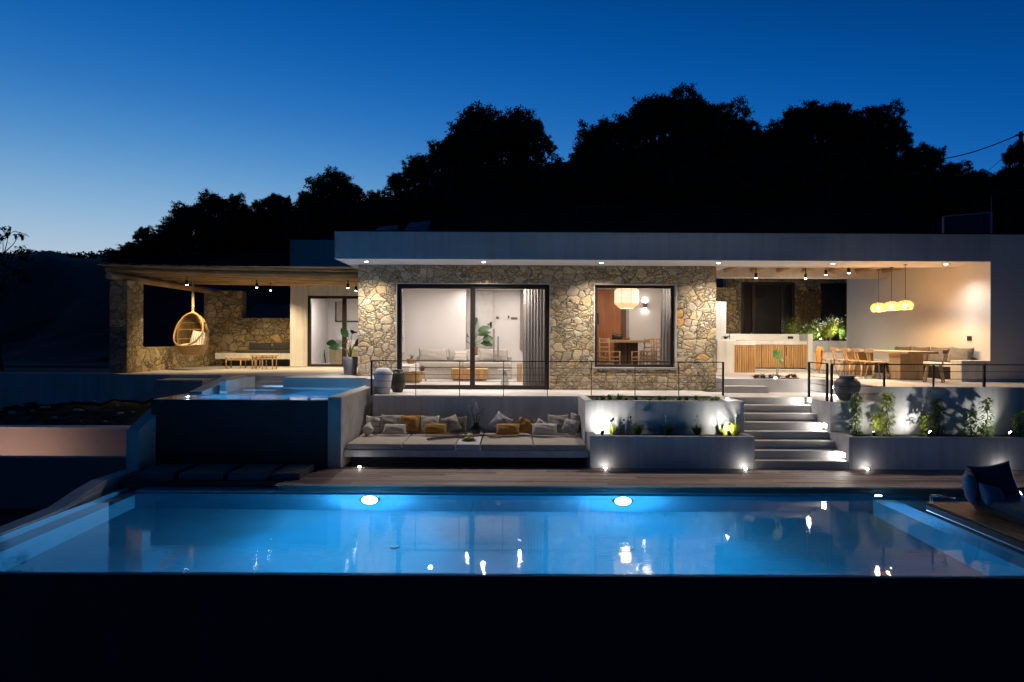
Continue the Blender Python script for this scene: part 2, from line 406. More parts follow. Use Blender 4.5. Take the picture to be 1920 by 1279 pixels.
def deck_mat():
    m, t, p = nodes('weathered_deck_boards'); v = coords(t, (0.10,1,1))
    sp = ng(t, 'ShaderNodeSeparateXYZ'); t.links.new(coords(t), sp.inputs[0])
    a = ng(t, 'ShaderNodeMath', operation='MULTIPLY'); t.links.new(sp.outputs[1], a.inputs[0]); a.inputs[1].default_value = 1/0.20
    fl = ng(t, 'ShaderNodeMath', operation='FLOOR'); t.links.new(a.outputs[0], fl.inputs[0])
    xa = ng(t, 'ShaderNodeMath', operation='MULTIPLY_ADD'); t.links.new(fl.outputs[0], xa.inputs[0]); xa.inputs[1].default_value = 1.37; t.links.new(sp.outputs[0], xa.inputs[2])
    xb = ng(t, 'ShaderNodeMath', operation='MULTIPLY'); t.links.new(xa.outputs[0], xb.inputs[0]); xb.inputs[1].default_value = 0.42
    xf = ng(t, 'ShaderNodeMath', operation='FLOOR'); t.links.new(xb.outputs[0], xf.inputs[0])
    cmb = ng(t, 'ShaderNodeCombineXYZ'); t.links.new(xf.outputs[0], cmb.inputs[0]); t.links.new(fl.outputs[0], cmb.inputs[1])
    wn = ng(t, 'ShaderNodeTexWhiteNoise', noise_dimensions='2D'); t.links.new(cmb.outputs[0], wn.inputs[0])
    n = noise(t, v, 16, 7, 0.7)
    base = ramp(t, wn.outputs[0], [(0, (0.24,0.165,0.135)), (0.5, (0.38,0.27,0.22)), (1, (0.52,0.38,0.31))])
    var = ramp(t, n.outputs[0], [(0.3, (0.65,)*3), (0.7, (1.2,)*3)])
    mu = ng(t, 'ShaderNodeMix', data_type='RGBA', blend_type='MULTIPLY'); mu.inputs[0].default_value = 1; t.links.new(base, mu.inputs[6]); t.links.new(var, mu.inputs[7])
    t.links.new(mu.outputs[2], p.inputs['Base Color']); p.inputs['Roughness'].default_value = 0.6
    bump(t, p, n.outputs[0], 0.3, 0.004); return m
M['deckw'] = deck_mat()
def glass_mat(refl=1.0, tint=(0.97,0.97,0.97)):
    m = bpy.data.materials.new('window_glass'); m.use_nodes = True; t = m.node_tree
    for n in list(t.nodes): t.nodes.remove(n)
    o = t.nodes.new('ShaderNodeOutputMaterial'); tr = t.nodes.new('ShaderNodeBsdfTransparent'); gl = t.nodes.new('ShaderNodeBsdfGlossy'); lw = t.nodes.new('ShaderNodeLayerWeight'); lw.inputs[0].default_value = 0.5
    pw = ng(t, 'ShaderNodeMath', operation='POWER'); t.links.new(lw.outputs['Facing'], pw.inputs[0]); pw.inputs[1].default_value = 4.0
    fr = ng(t, 'ShaderNodeMath', operation='MULTIPLY_ADD'); t.links.new(pw.outputs[0], fr.inputs[0]); fr.inputs[1].default_value = 0.94; fr.inputs[2].default_value = 0.05; mi = t.nodes.new('ShaderNodeMixShader')
    tr.inputs[0].default_value = (*tint,1); gl.inputs['Roughness'].default_value = 0.01;
    t.links.new(fr.outputs[0], mi.inputs[0]); t.links.new(tr.outputs[0], mi.inputs[1]); t.links.new(gl.outputs[0], mi.inputs[2]); t.links.new(mi.outputs[0], o.inputs[0])
    return m
M['glass'] = glass_mat()
def water_mat(name, amp, sc=5.0, col=(0.50,0.86,1,1)):
    m, t, p = nodes(name)
    p.inputs['Base Color'].default_value = col
    p.inputs['Roughness'].default_value = 0.0; p.inputs['IOR'].default_value = 1.333; p.inputs['Transmission Weight'].default_value = 1
    v = coords(t, (1,1.8,1)); n = noise(t, v, sc, 3, 0.5); n2 = noise(t, v, 0.7, 2, 0.5)
    mul = ng(t, 'ShaderNodeMath', operation='MULTIPLY'); t.links.new(n.outputs[0], mul.inputs[0])
    t.links.new(ramp(t, n2.outputs[0], [(0.4, (0.15,)*3), (0.62, (1,)*3)]), mul.inputs[1])
    bump(t, p, mul.outputs[0], 1.0, amp)
    return m
M['water'] = water_mat('pool_water', 0.0015, 8.0)
M['lens'] = emit('lamp_lens', (1,0.93,0.85), 40)
M['lens_in'] = emit('room_lens', (1,0.9,0.8), 1.2)
M['lens_w'] = emit('warm_lens', (1,0.72,0.38), 25)
M['pool_lens'] = emit('pool_lens', (0.50,0.78,1), 60)

# ================================================================== LEVELS
ZT, ZU = 1.32, 1.67            # main terrace, upper terrace (deck is 0, water -0.13)
ZS, ZF = 4.68, 5.36            # soffit, roof top
DF, DW = 17.07, 18.4           # fascia plane, stone wall plane
WL = -0.13

# ================================================================== GROUND
def terrain_z(x, y):
    if y < 27: base = 1.55
    else: base = None
    pts = [(-60,484),(0,484),(200,481),(300,462),(400,432),(600,405),(720,395),(820,372),(1000,352),(1200,345),(1500,335),(1700,345),(1800,350),(1920,352),(2200,340)]
    px = 960+F*x/max(y, 1)
    if px <= pts[0][0]: r = pts[0][1]
    elif px >= pts[-1][0]: r = pts[-1][1]
    else:
        for (a, b), (c, d) in zip(pts, pts[1:]):
            if a <= px <= c: r = b+(d-b)*(px-a)/(c-a); break
    return r, base
# ridge heights are metres above the camera, laid out once by bearing
def hill_height(x, y):
    ratio = x/max(y, 1.0)
    px = 960+F*ratio
    kn = [(-200,150),(200,152),(300,176),(400,208),(600,240),(720,262),(820,300),(920,322),(1000,318),(1040,318),(1100,340),(1250,352),(1380,372),(1500,378),(1640,372),(1700,320),(1800,300),(1920,300),(2300,300)]
    k = kn[0][1]
    if px >= kn[-1][0]: k = kn[-1][1]
    else:
        for (a, b), (c, d) in zip(kn, kn[1:]):
            if a <= px <= c: k = b+(d-b)*(px-a)/(c-a); break
    top = 2.7+k*62/F
    t_ = min(1, max(0, (y-29)/(62-29))); t_ = t_*t_*(3-2*t_)*0.75+t_*0.25
    h = 1.5+(top-1.5)*t_
    h += 0.35*math.sin(x*0.7+y*0.3)+0.25*math.sin(x*1.7-y*0.9) if y > 30 else 0
    return h
mb = MB(); xs = [-90+i*2.0 for i in range(100)]; ys = [26.6, 28, 30, 33, 36, 40, 45, 50, 55, 60, 66, 80, 110]
for y in ys:
    for x in xs:
        sx = x*(0.5 if y < 30 else 1)*(y/62 if y > 40 else 0.66)
        z = hill_height(sx, y) if y < 63 else hill_height(sx, 62)-(y-62)*0.12
        mb.v.append((sx, y, z))
n = len(xs)
for j in range(len(ys)-1):
    for i in range(n-1): mb.f.append((j*n+i, j*n+i+1, (j+1)*n+i+1, (j+1)*n+i)); mb.sm.append(True)
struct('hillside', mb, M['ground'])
# lower ground around and below the pool, out to the horizon
mb = MB()
mb.add([(-900,-900,-3.4),(900,-900,-3.4),(900,1500,-3.4),(-900,1500,-3.4)], [(0,1,2,3)])
struct('ground', mb, M['ground'])
# rough slope at the left, between the driveway wall and the terrace retaining wall
mb = MB(); nx, ny = 60, 26
for j in range(ny+1):
    for i in range(nx+1):
        x = -19+13.5*i/nx; y = 15.42+4.2*j/ny
        z = 0.62+(0.16+0.42*max(0, (x+14)/8))*(j/ny)+0.05*math.sin(x*5.1+y*3.7)+0.04*math.sin(x*11-y*7)+rnd.uniform(-0.03, 0.03)
        if j == 0: z = 0.60
        mb.v.append((x, y, z))
for j in range(ny):
    for i in range(nx): a = j*(nx+1)+i; mb.f.append((a, a+1, a+nx+2, a+nx+1)); mb.sm.append(False)
struct('soil_slope', mb, M['ground'])
mb = MB()
for k in range(70):
    x = rnd.uniform(-14, -6.2); y = rnd.uniform(15.7, 19.2); q = rnd.uniform(0.02, 0.07)
    mb.ball((x, y, 0.72+(0.16+0.42*max(0, (x+14)/8))*((y-15.4)/4.2)), q, rnd.uniform(0.8,1.5), rnd.uniform(0.8,1.3), 0.6, 6, 4)
tag(newobj('rubble', mb, M['plaster_rough']), 'scattered small pale stones on the dark soil slope', 'rubble', kind='stuff')
# dark back ground: flat strip of the yard behind the pergola
mb = MB(); mb.box(-45, -10.95, 19.5, 27.5, 0.9, 1.5); struct('yard', mb, M['ground'])
mb = MB(); mb.box(-45, -7.9, 8.0, 13.9, -1.5, -0.75); struct('driveway', mb, mottled('driveway_concrete', (0.03,0.03,0.03), (0.06,0.06,0.06), 1.5, 0.8, 0.2, 20))

# ================================================================== POOL
t = thing('swimming_pool', 'long infinity pool of glowing blue water with dark overflow wall', 'pool', (0, 8.2, 0))
mb = MB()
xi0, xi1, yi0, yi1, zb = -6.93, 6.52, 8.52, 12.56, -1.45
mb.box(xi0, xi1, yi0, yi1, zb-0.2, zb)                               # floor
mb.box(-7.24, xi0, 8.24, 13.4, zb-0.2, -0.50); mb.box(-7.28, -7.24, 8.2, 13.4, zb-0.2, WL-0.012)                       # left wall, top under water
mb.box(xi1, 6.92, 8.24, 12.3, zb-0.2, -0.36)                         # right wall
mb.box(xi0, xi1, 8.24, yi0, zb-0.2, -0.50); mb.box(-7.24, 6.92, 8.2, 8.24, zb-0.2, WL-0.012)                           # front wall
mb.box(xi0, 16, yi1, 12.9, zb-0.2, -0.13)                             # back wall
part('basin', mb, M['pool_in'], t)
mb = MB(); mb.box(6.92, 16, 8.2, 12.56, zb-0.2, -0.6); part('side_basin', mb, M['pool_in'], t)
mb = MB(); mb.box(-7.32, 7.0, 8.16, 8.197, -3.4, WL-0.012); mb.box(7.0, 16, 8.16, 8.2, -3.4, -0.05); part('overflow_wall', mb, M['dark_tile'], t)
# a slim pale band just under the deck on the pool's back wall
mb = MB(); mb.box(xi0, 16, 12.50, 12.558, -0.32, -0.30); part('ledge_trim', mb, M['pool_in'], t)
for (x, y, r) in ((X(1388,9.0), 9.15, 0.13), (X(735,10.3), 10.6, 0.07), (X(1187,10.3), 10.6, 0.07)):
    mb = MB(); mb.lathe([(r,0),(r,0.015),(r*0.6,0.025),(r*0.55,0.02),(0.001,0.02)], (x,y,zb), 20); part('drain_cover', mb, M['inner'], t)
def pool_light(x, z):
    mb = MB(); mb.cyl((x,12.555,z), (x,12.53,z), 0.19, 0.17, 24); o = part('pool_light', mb, M['metal'], t)
    mb = MB(); mb.ball((x,12.52,z), 0.145, 1, 0.35, 1.9, 24, 16); part('lens', mb, M['pool_lens'], o)  # lens stretched tall so its shape stands for the bloom round the lamp
    lamp('SPOT', (x,12.40,z), 1250, (0.02,0.53,1.0), o, 0.08, (x, 10.7, z-0.62), 104, 1.0)
    lamp('SPOT', (x,12.40,z), 150, (0.03,0.55,1.0), o, 0.08, (x, 10.4, z-0.1), 165, 1.0)
    lamp('POINT', (x,12.36,z+0.03), 230, (0.22,0.62,1.0), o, 0.05)  # extra point lamp added for a halo on the wall round the lens
pool_light(-2.60, -0.70); pool_light(2.05, -0.70)
# lamp at the head of the right hand ledge
mb = MB(); mb.cyl((6.72,12.555,-0.22), (6.72,12.50,-0.22), 0.09, 0.09, 20); o = part('pool_light', mb, M['metal'], t)
mb = MB(); mb.cyl((6.72,12.50,-0.2), (6.72,12.485,-0.2), 0.065, 0.055, 20); part('lens', mb, M['pool_lens'], o)
lamp('SPOT', (6.72,12.42,-0.20), 1300, (0.22,0.52,1.0), o, 0.04, (6.72, 9.0, -0.40), 60, 1.0)
# water sheet
mb = MB(); nx, ny = 2, 2
mb.add([(-7.28,8.2,WL),(6.92,8.2,WL),(6.92,12.56,WL),(-7.28,12.56,WL)], [(0,1,2,3)])
mb.add([(6.92,11.46,WL),(16,11.46,WL),(16,12.56,WL),(6.92,12.56,WL)], [(0,1,2,3)])
struct('pool_water', mb, M['water'])
# curb running down beside the pool, stepped wall behind it
t = thing('boundary_wall', 'pale stepped boundary wall bending down beside the pool corner', 'wall', (-7.6,13.8,0))
mb = MB()
def sweep(mb, pts, w, zbot):
    """wall of width w along pts (x, y, ztop)"""
    L_, R_ = [], []
    for i, p in enumerate(pts):
        a = pts[max(i-1,0)]; b = pts[min(i+1,len(pts)-1)]
        d = Vector((b[0]-a[0], b[1]-a[1], 0)).normalized(); s_ = Vector((-d.y, d.x, 0))
        L_.append(Vector(p)+s_*w/2); R_.append(Vector(p)-s_*w/2)
    n = len(pts); vs = L_+R_+[Vector((q.x,q.y,zbot)) for q in L_]+[Vector((q.x,q.y,zbot)) for q in R_]; fs = []
    for i in range(n-1): fs += [(i,n+i,n+i+1,i+1), (n+i,3*n+i,3*n+i+1,n+i+1), (i,i+1,2*n+i+1,2*n+i)]
    fs += [(0,2*n,3*n,n), (n-1,2*n-1,4*n-1,3*n-1)]
    return mb.add(vs, fs)
sweep(mb, [(-7.56,13.62,0.83),(-7.52,14.7,1.30)], 0.27, -1.5)
part('upper_wall', mb, M['plaster'], t, bevel=0.012)
mb = MB(); sweep(mb, [(-7.57,13.61,0.06),(-7.70,12.75,0.03),(-7.60,12.1,-0.01),(-7.46,11.2,-0.10),(-7.44,8.2,-0.16)], 0.28, -3.3)
part('lower_curb', mb, M['plaster'], t, bevel=0.012)
mb = MB(); mb.box(-7.42, -4.38, 12.905, 14.15, -1.2, -0.02); struct('plunge_ledge', mb, mottled('dark_slab', (0.02,0.022,0.028), (0.035,0.038,0.045), 2, 0.8, 0.2, 12))

# ================================================================== DECK
mb = MB(); bd = 0.20
y = 12.52
r2 = random.Random(3)
while y < 14.2:
    x = -3.75-(y-12.52)*0.02-r2.uniform(0, 0.0)
    x0 = -4.35+(y-12.5)*0.34 if y < 14.3 else -3.6
    while x0 < 16:
        x1 = min(16, x0+r2.uniform(2.2, 3.6)); mb.box(x0+0.003, x1-0.003, y+0.008, y+bd-0.008, -0.026, r2.uniform(-0.0015,0.0015)); x0 = x1
    y += bd
struct('pool_deck', mb, M['deckw'])
mb = MB(); mb.box(-4.3, 16, 12.53, 14.27, -0.115, -0.032)
struct('deck_edge', mb, mottled('deck_joists', (0.03,0.028,0.026), (0.06,0.055,0.05), 3, 0.8, 0.1, 20))
# floating timber platform at the right
t = thing('sun_platform', 'raised timber platform at the right end of the pool', 'platform', (9, 8.2, 0))
mb = MB(); x = 6.96
while x < 16: mb.box(x, x+0.139, 8.1, 11.42, -0.03, r2.uniform(-0.001,0.002)); x += 0.145
part('boards', mb, wood('platform_boards', (0.20,0.105,0.045), (0.34,0.19,0.085), 0.6, 'y', 10), t)
mb = MB(); mb.box(6.93, 16, 8.14, 11.40, -0.14, -0.034); part('frame', mb, M['wood_d'], t)
mb = MB(); mb.cyl((7.45,11.46,0.05),(7.15,11.62,0.07),0.02,0.02,8); mb.cyl((7.15,11.62,0.07),(7.15,11.62,-0.3),0.02,0.02,8); part('handle', mb, plain('steel', (0.6,0.6,0.6), 0.25, 1), t)

# ================================================================== TERRACES (setting)
mb = MB()
mb.box(-3.35, 5.10, 16.5, DW, ZT-0.5, ZT)
mb.box(5.10, 7.10, 16.702, 18.0, ZT-0.5, ZT-0.001)
mb.box(7.10, 8.20, 15.15, 17.9, ZT-1.6, ZT-0.002)
mb.box(-3.35, 5.6, DW, 25.4, ZT-0.5, ZT-0.003)
struct('terrace', mb, M['screed'])
mb = MB(); mb.box(-3.35, 5.10, 16.5, 16.62, -0.3, ZT-0.5); mb.box(-3.35, 1.62, 16.46, 16.499, 0.0, ZT-0.02)
tag(newobj('terrace_wall', mb, M['plaster']), 'plain rendered retaining wall behind the cushion seating under the railing', 'wall')
mb = MB()
mb.box(5.5, 8.20, 17.9, 29.5, ZT-0.5, ZU)          # kitchen level
mb.box(8.20, 16, 15.15, 29.5, ZT-1.7, ZU-0.001)     # dining level
struct('upper_terrace', mb, M['screed'])
mb = MB(); mb.box(5.5, 6.62, 17.6, 17.9, ZT, ZT+0.175); struct('terrace_step', mb, M['screed'])
# left upper terrace
mb = MB()
mb.box(-10.95, -3.70, 19.4, 25.2, 0.4, ZU-0.002)
mb.box(-5.93, -3.70, 17.7, 19.4, 0.4, ZU-0.003)
mb.box(-3.70, -3.36, 17.3, 18.4, 0.4, ZU-0.004)
mb.box(-8.0, -5.93, 18.55, 19.4, 0.4, ZU-0.0045)
struct('pergola_terrace', mb, M['screed'])
mb = MB(); mb.box(-6.85, -5.935, 18.25, 18.55, 0.6, ZU-0.15); mb.box(-6.85, -5.935, 17.95, 18.25, 0.6, ZU-0.30)
struct('pool_steps', mb, M['screed'])
mb = MB(); mb.box(-26, -10.97, 19.1, 19.4, -0.2, ZU); mb.box(-10.97, -8.02, 19.1, 19.396, -0.2, ZU-0.012)
tag(newobj('retaining_wall', mb, M['plaster']), 'long low blue lit retaining wall along the dark soil slope', 'wall')
mb = MB(); mb.box(-9.55, -8.25, 18.2, 19.05, 0.6, 1.55)
tag(newobj('low_planter', mb, M['plaster_rough']), 'small low cement block beside the soil slope', 'planter')
# driveway walls
t = thing('driveway_wall', 'pink lit rendered wall beside the driveway at far left', 'wall', (-12, 15.2, -0.5))
mb = MB(); mb.box(-26, -8.50, 15.1, 15.35, -1.5, 0.66); part('wall', mb, mottled('beige_plaster', (0.50,0.43,0.38), (0.60,0.51,0.45), 0.9, 0.85, 0.1, 30), t)
mb = MB(); mb.box(-26, -8.49, 15.06, 15.42, 0.66, 0.70); part('coping', mb, M['plaster'], t)
mb = MB(); mb.box(-8.49, -7.66, 13.9, 15.42, -1.5, -0.2); part('return', mb, M['plaster'], t)
t = thing('front_driveway_wall', 'low dark wall in front of the pink lit driveway wall', 'wall', (-12, 13.9, -0.7))
mb = MB(); mb.box(-26, -7.72, 13.7, 13.92, -1.5, 0.27); part('wall', mb, mottled('shaded_plaster', (0.13,0.13,0.14), (0.2,0.2,0.21), 1.2, 0.85, 0.2, 20), t)  # plaster colour darkened to stand for the shade on this wall
for x in (-18.2, -14.6, -11.2):
    mb = MB(); mb.box(x-0.6, x+0.6, 13.925, 13.96, 0.14, 0.18); o = part('strip_light', mb, emit('pink_strip', (1,0.62,0.45), 3), t)
    lamp('AREA', (x, 13.99, 0.14), 11, (1,0.62,0.48), o, sx=2.4, sy=0.05, aim=(x, 15.1, -0.1))

# ================================================================== UPPER POOL
t = thing('plunge_pool', 'raised square plunge pool with dark tiled overflow face', 'pool', (-5.6, 14.2, 0))
UW = 1.405
mb = MB()
mb.box(-7.15, -3.82, 14.45, 18.0, 0.55, 0.72)
mb.box(-7.47, -7.15, 14.24, 15.8, 0.0, UW-0.02)
mb.box(-7.15, -3.82, 14.24, 14.45, 0.0, UW-0.02)
mb.box(-7.15, -5.94, 17.2, 17.95, 0.5, UW-0.25)
part('basin', mb, M['pool_in'], t)
mb = MB(); mb.box(-7.50, -3.83, 14.20, 14.237, -0.02, UW-0.008); part('overflow_face', mb, M['dark_tile'], t)
mb = MB(); mb.box(-7.50, -7.473, 14.24, 18.5, -0.1, UW-0.02); part('side_face', mb, M['dark_tile'], t)
mb = MB(); mb.box(-3.82, -3.54, 14.18, 18.0, -0.02, 1.467); part('side_wall', mb, M['plaster_rough'], t, bevel=0.012)
mb = MB(); mb.prism([(15.8,0.5),(18.5,0.5),(18.5,1.70),(17.6,1.70),(15.8,1.44)], 'x', -7.47, -7.16); part('sloped_wall', mb, M['plaster_rough'], t, bevel=0.012)
mb = MB(); mb.box(-7.02, -6.86, 16.4, 18.25, 0.5, 1.66); part('stub_wall', mb, M['plaster_rough'], t, bevel=0.012)
mb = MB(); mb.add([(-7.47,14.238,UW),(-3.82,14.238,UW),(-3.82,18.0,UW),(-7.47,18.0,UW)], [(0,1,2,3)]); part('water', mb, M['water'], t)
mb = MB(); mb.cyl((-7.13,15.0,1.28),(-7.10,15.0,1.28),0.07,0.07,20); o = part('pool_light', mb, M['pool_lens'], t)
lamp('SPOT', (-7.03,15.0,1.26), 1900, (0.22,0.55,1.0), o, 0.04, (-4.6,15.9,1.1), 160, 1)

# ================================================================== BUILT-IN SEATING
t = thing('built_in_bench', 'long rendered built-in bench between plunge pool and planter', 'bench', (-0.9, 14.4, 0))
mb = MB(); mb.box(-3.535, 1.63, 14.40, 16.455, 0.19, 0.335); part('slab', mb, M['plaster'], t, bevel=0.008)
mb = MB(); mb.box(-1.17, -0.68, 14.42, 16.455, 0.338, 0.46); part('side_table', mb, M['plaster'], t, bevel=0.008)
mb = MB(); mb.box(-3.5, 1.6, 14.95, 16.4, -0.3, 0.187); part('plinth', mb, M['dark_tile'], t)  # dark block whose colour stands for the shaded void under the slab

# ================================================================== PLANTERS AND STAIRS
t = thing('centre_planter', 'two tier white rendered planter between the seating and the stairs', 'planter', (3.3, 14.28, 0))
def trough(mb, x0, x1, y0, y1, z0, z1, w=0.16, inner=0.14):
    mb.box(x0, x1, y0, y0+w, z0, z1); mb.box(x0, x1, y1-w, y1, z0, z1); mb.box(x0, x0+w, y0+w, y1-w, z0, z1); mb.box(x1-w, x1, y0+w, y1-w, z0, z1)
mb = MB(); mb.box(1.64, 5.09, 14.28, 14.42, -0.1, 0.67); mb.box(1.64, 1.80, 14.42, 16.48, -0.1, 0.671); mb.box(4.93, 5.09, 14.42, 14.9, -0.1, 0.67); part('lower_tier', mb, M['plaster'], t, bevel=0.01)
mb = MB(); mb.box(1.60, 5.09, 14.92, 15.06, 0.3, 1.35); mb.box(1.60, 1.78, 15.06, 16.48, 0.3, 1.35); mb.box(4.75, 5.09, 15.06, 16.46, 0.0, 1.35); mb.box(1.78, 4.75, 16.36, 16.48, 0.5, 1.345)
part('upper_tier', mb, M['plaster'], t, bevel=0.01)
mb = MB(); mb.box(1.8, 4.93, 14.42, 14.915, 0.4, 0.62); part('soil', mb, M['soil'], t)
mb = MB(); mb.box(1.78, 4.75, 15.06, 16.36, 1.0, 1.30); part('top_soil', mb, M['soil'], t)
t = thing('right_planter', 'long white rendered planter of climbing plants right of the stairs', 'planter', (11, 14.28, 0))
mb = MB(); mb.box(7.1, 16, 14.28, 14.42, -0.1, 0.67); mb.box(7.1, 7.26, 14.42, 15.15, -0.1, 0.67); part('front_wall', mb, M['plaster'], t, bevel=0.01)
mb = MB(); mb.box(7.26, 16, 14.42, 15.10, 0.4, 0.62); part('soil', mb, M['soil'], t)
mb = MB(); mb.box(7.10, 8.197, 15.10, 15.148, 0.3, ZT+0.002); mb.box(8.197, 16, 15.10, 15.148, 0.3, ZU+0.002); part('back_wall', mb, M['plaster'], t)
mb = MB(); mb.prism([(14.28,-0.1),(15.098,-0.1),(15.098,0.67),(14.28,0.67)], 'x', 7.06, 7.098); mb.box(7.055,7.098,15.1,16.4,-0.1,ZT+0.001); part('stair_cheek', mb, M['plaster'], t)
mb = MB()
for i in range(8):
    mb.box(5.095, 7.05, 14.28+0.3*i, 14.6+0.3*i if i < 7 else 16.7, -0.1 if i == 0 else 0.165*(i)-0.06, 0.165*(i+1)-(0.0005 if i == 7 else 0))
t = thing('staircase', 'eight pale cement steps climbing from the deck to the terrace', 'steps', (6.1, 14.28, 0))
part('steps', mb, M['screed'], t, bevel=0.006)
mb = MB(); mb.box(5.095, 7.05, 14.9, 16.6, -0.1, 0.1); part('core', mb, M['screed'], t)

def box_light(name, x0, x1, y0, y1, z0, z1, label, cat, power, pos, aim, col=(1,0.93,0.86), angle=150, group=None, lens=M['lens']):
    t = thing(name, label, cat, ((x0+x1)/2, (y0+y1)/2, z0), 0, group)
    mb = MB(); mb.box(x0, x1, y0, y1, z0, z1); part('housing', mb, M['inner'], t)
    return t
lensm = emit('step_lens', (1,0.95,0.9), 22)
def step_light(x, y, z, label, d=(-1,0,0), power=5.5, group='recessed step lights'):
    """small recessed box light; its lit face looks along d"""
    t = thing('step_light', label, 'step light', (x, y, z), 0, group)
    s_ = 0.055
    if d[0] < 0: 
        mb = MB(); mb.box(x-0.004, x+0.01, y-0.10, y+0.10, z-s_, z+s_); part('frame', mb, M['inner'], t)
        mb = MB(); mb.box(x-0.010, x-0.0045, y-0.085, y+0.085, z-s_+0.012, z+s_-0.012); part('lens', mb, lensm, t)
        lamp('AREA', (x-0.02, y, z), power, (1,0.93,0.87), t, sx=0.16, sy=0.08, aim=(x-1, y, z-0.28))
    else:
        mb = MB(); mb.box(x-0.10, x+0.10, y-0.004, y+0.01, z-s_, z+s_); part('frame', mb, M['inner'], t)
        mb = MB(); mb.box(x-0.085, x+0.085, y-0.010, y-0.0045, z-s_+0.012, z+s_-0.012); part('lens', mb, lensm, t)
        lamp('AREA', (x, y-0.02, z), power, (1,0.93,0.87), t, sx=0.16, sy=0.08, aim=(x+d[0], y-1, z-0.28))
step_light(7.05, 14.50, 0.165+0.10, 'glowing recessed light beside the lowest step of the stairs')
step_light(7.05, 15.35, 0.66+0.12, 'glowing recessed light beside the middle of the stairs')
step_light(7.05, 16.15, 1.155+0.13, 'glowing recessed light beside the top step of the stairs')
step_light(6.615, 17.75, ZT+0.09, 'glowing light at the end of the short terrace step', power=9)
step_light(8.19, 17.3, ZT+0.19, 'bright light set in the riser behind the big grey urn', power=12)
step_light(X(1353,23.3), 23.3, 1.98, 'glowing light on the white passage wall left of the kitchen counter', (0,-1,0), power=10)

# ================================================================== HOUSE
H = thing('house', 'single storey stone and white rendered villa with flat overhanging roof', 'house', (0, DW, ZT))
mb = MB()
dx0, dx1, dz1 = -3.13, 1.03, 4.19
wx0, wx1, wz0, wz1 = 2.21, 4.44, 1.91, 4.19
ye = DW+0.42
mb.box(-4.15, dx0, DW, ye, ZT-0.6, ZS); mb.box(dx0, dx1, DW, ye, dz1, ZS); mb.box(dx1, wx0, DW, ye, ZT-0.1, ZS)
mb.box(wx0, wx1, DW, ye, ZT-0.1, wz0); mb.box(wx0, wx1, DW, ye, wz1, ZS); mb.box(wx1, 5.5, DW, ye, ZT-0.1, ZS)
part('stone_wall', mb, M['stone'], H)
mb = MB(); mb.box(-4.15, -4.0, ye, 24.0, ZT, ZS); part('end_wall', mb, M['plaster'], H); mb = MB(); mb.box(5.35, 5.5, ye, 25.2, ZT, ZS); part('end_wall', mb, M['plaster'], H)
# roof
mb = MB(); mb.box(-4.45, 11.958, DF, 18.7, ZS, ZF); mb.box(-4.45, 5.9, 18.7, 25.4, ZS, ZF-0.001); mb.box(5.9, 11.958, 21.8, 22.1, ZS, ZF-0.002)
roof = part('roof', mb, M['fascia'], H)
mb = MB(); mb.box(-4.44, 11.95, DF+0.01, DW-0.004, ZS-0.003, ZS-0.0003); part('soffit', mb, mottled('soffit_bounce_white', (0.84,0.83,0.82), (0.88,0.87,0.86), 1, 0.9, 0.05, 30), H)  # panel coloured lighter than the roof to stand for light bounced off the terrace
mb = MB(); mb.box(-4.47, 16, DF-0.015, DF+0.12, ZF, ZF+0.03); part('roof_trim', mb, M['bronze'], H)
mb = MB(); mb.box(5.9, 11.958, 18.7, 21.8, 5.02, 5.10); part('timber_ceiling', mb, M['ceil'], H)
for i in range(8):
    x = 5.98+i*0.84
    if x > 11.9: break
    mb = MB(); mb.cyl((x,18.7,4.93),(x,21.8,4.93),0.075,0.085,12); part('rafter', mb, M['beam_y'], H)
mb = MB(); mb.box(11.961, 16, DF+0.003, 24.4, ZT, ZF-0.003); part('side_wall', mb, mottled('smooth_plaster', (0.60,0.58,0.55), (0.66,0.64,0.61), 0.6, 0.8, 0.1, 12), H)
# upper block behind at the left
mb = MB(); mb.box(-7.82, -4.47, 24.0, 29.0, 4.75, 6.14); part('rear_block', mb, M['fascia'], H)
# rooms
yb = 24.7
mb = MB()
mb.box(-4.0, 1.85, ye, yb, ZT+0.0, ZT+0.02)
part('living_room_floor', mb, M['screed'], H)
mb = MB()
mb.box(-4.0, 1.85, yb, yb+0.15, ZT, ZS); mb.box(-3.995, -3.9, ye, yb, ZT+0.02, ZS-0.1); mb.box(1.85, 2.0, ye, yb, ZT, ZS); part('living_room_wall', mb, M['inner'], H)
mb = MB(); mb.box(-3.9, 1.85, ye+0.001, yb, 4.45, 4.5); part('living_room_ceiling', mb, M['inner'], H)
# white panel wall at the left of the room end, door and switches on the end wall
mb = MB(); mb.box(-3.9, -1.62, 23.9, yb, ZT+0.02, 4.449); part('chimney_breast', mb, M['inner'], H)
mb = MB(); mb.box(-3.9, -3.72, 20.9, 23.6, 2.2, 2.24); mb.box(-3.9, -3.72, 20.9, 23.6, 2.75, 2.79); mb.box(-3.9, -3.72, 20.9, 23.6, 3.3, 3.34); mb.box(-3.9,-3.72,23.6,23.64,2.0,3.9); part('wall_shelf', mb, M['inner'], H)
s_ = F/yb
mb = MB(); mb.box(X(892,yb), X(923,yb), yb-0.035, yb-0.001, ZT+0.3, Z(546,yb)); o = part('door', mb, plain('white_door', (0.70,0.69,0.67), 0.5), H, bevel=0.008)
mb = MB(); mb.bar((X(914,yb),yb-0.07,Z(608,yb)),(X(921,yb),yb-0.07,Z(608,yb)),0.025); mb.box(X(919,yb),X(922,yb),yb-0.06,yb-0.03,Z(615,yb),Z(604,yb)); part('handle', mb, M['metal'], o)
mb = MB()
for a, b in ((888,892),(923,927)): mb.box(X(a,yb), X(b,yb)-0.004, yb-0.05, yb-0.0015, ZT+0.3, Z(542,yb))
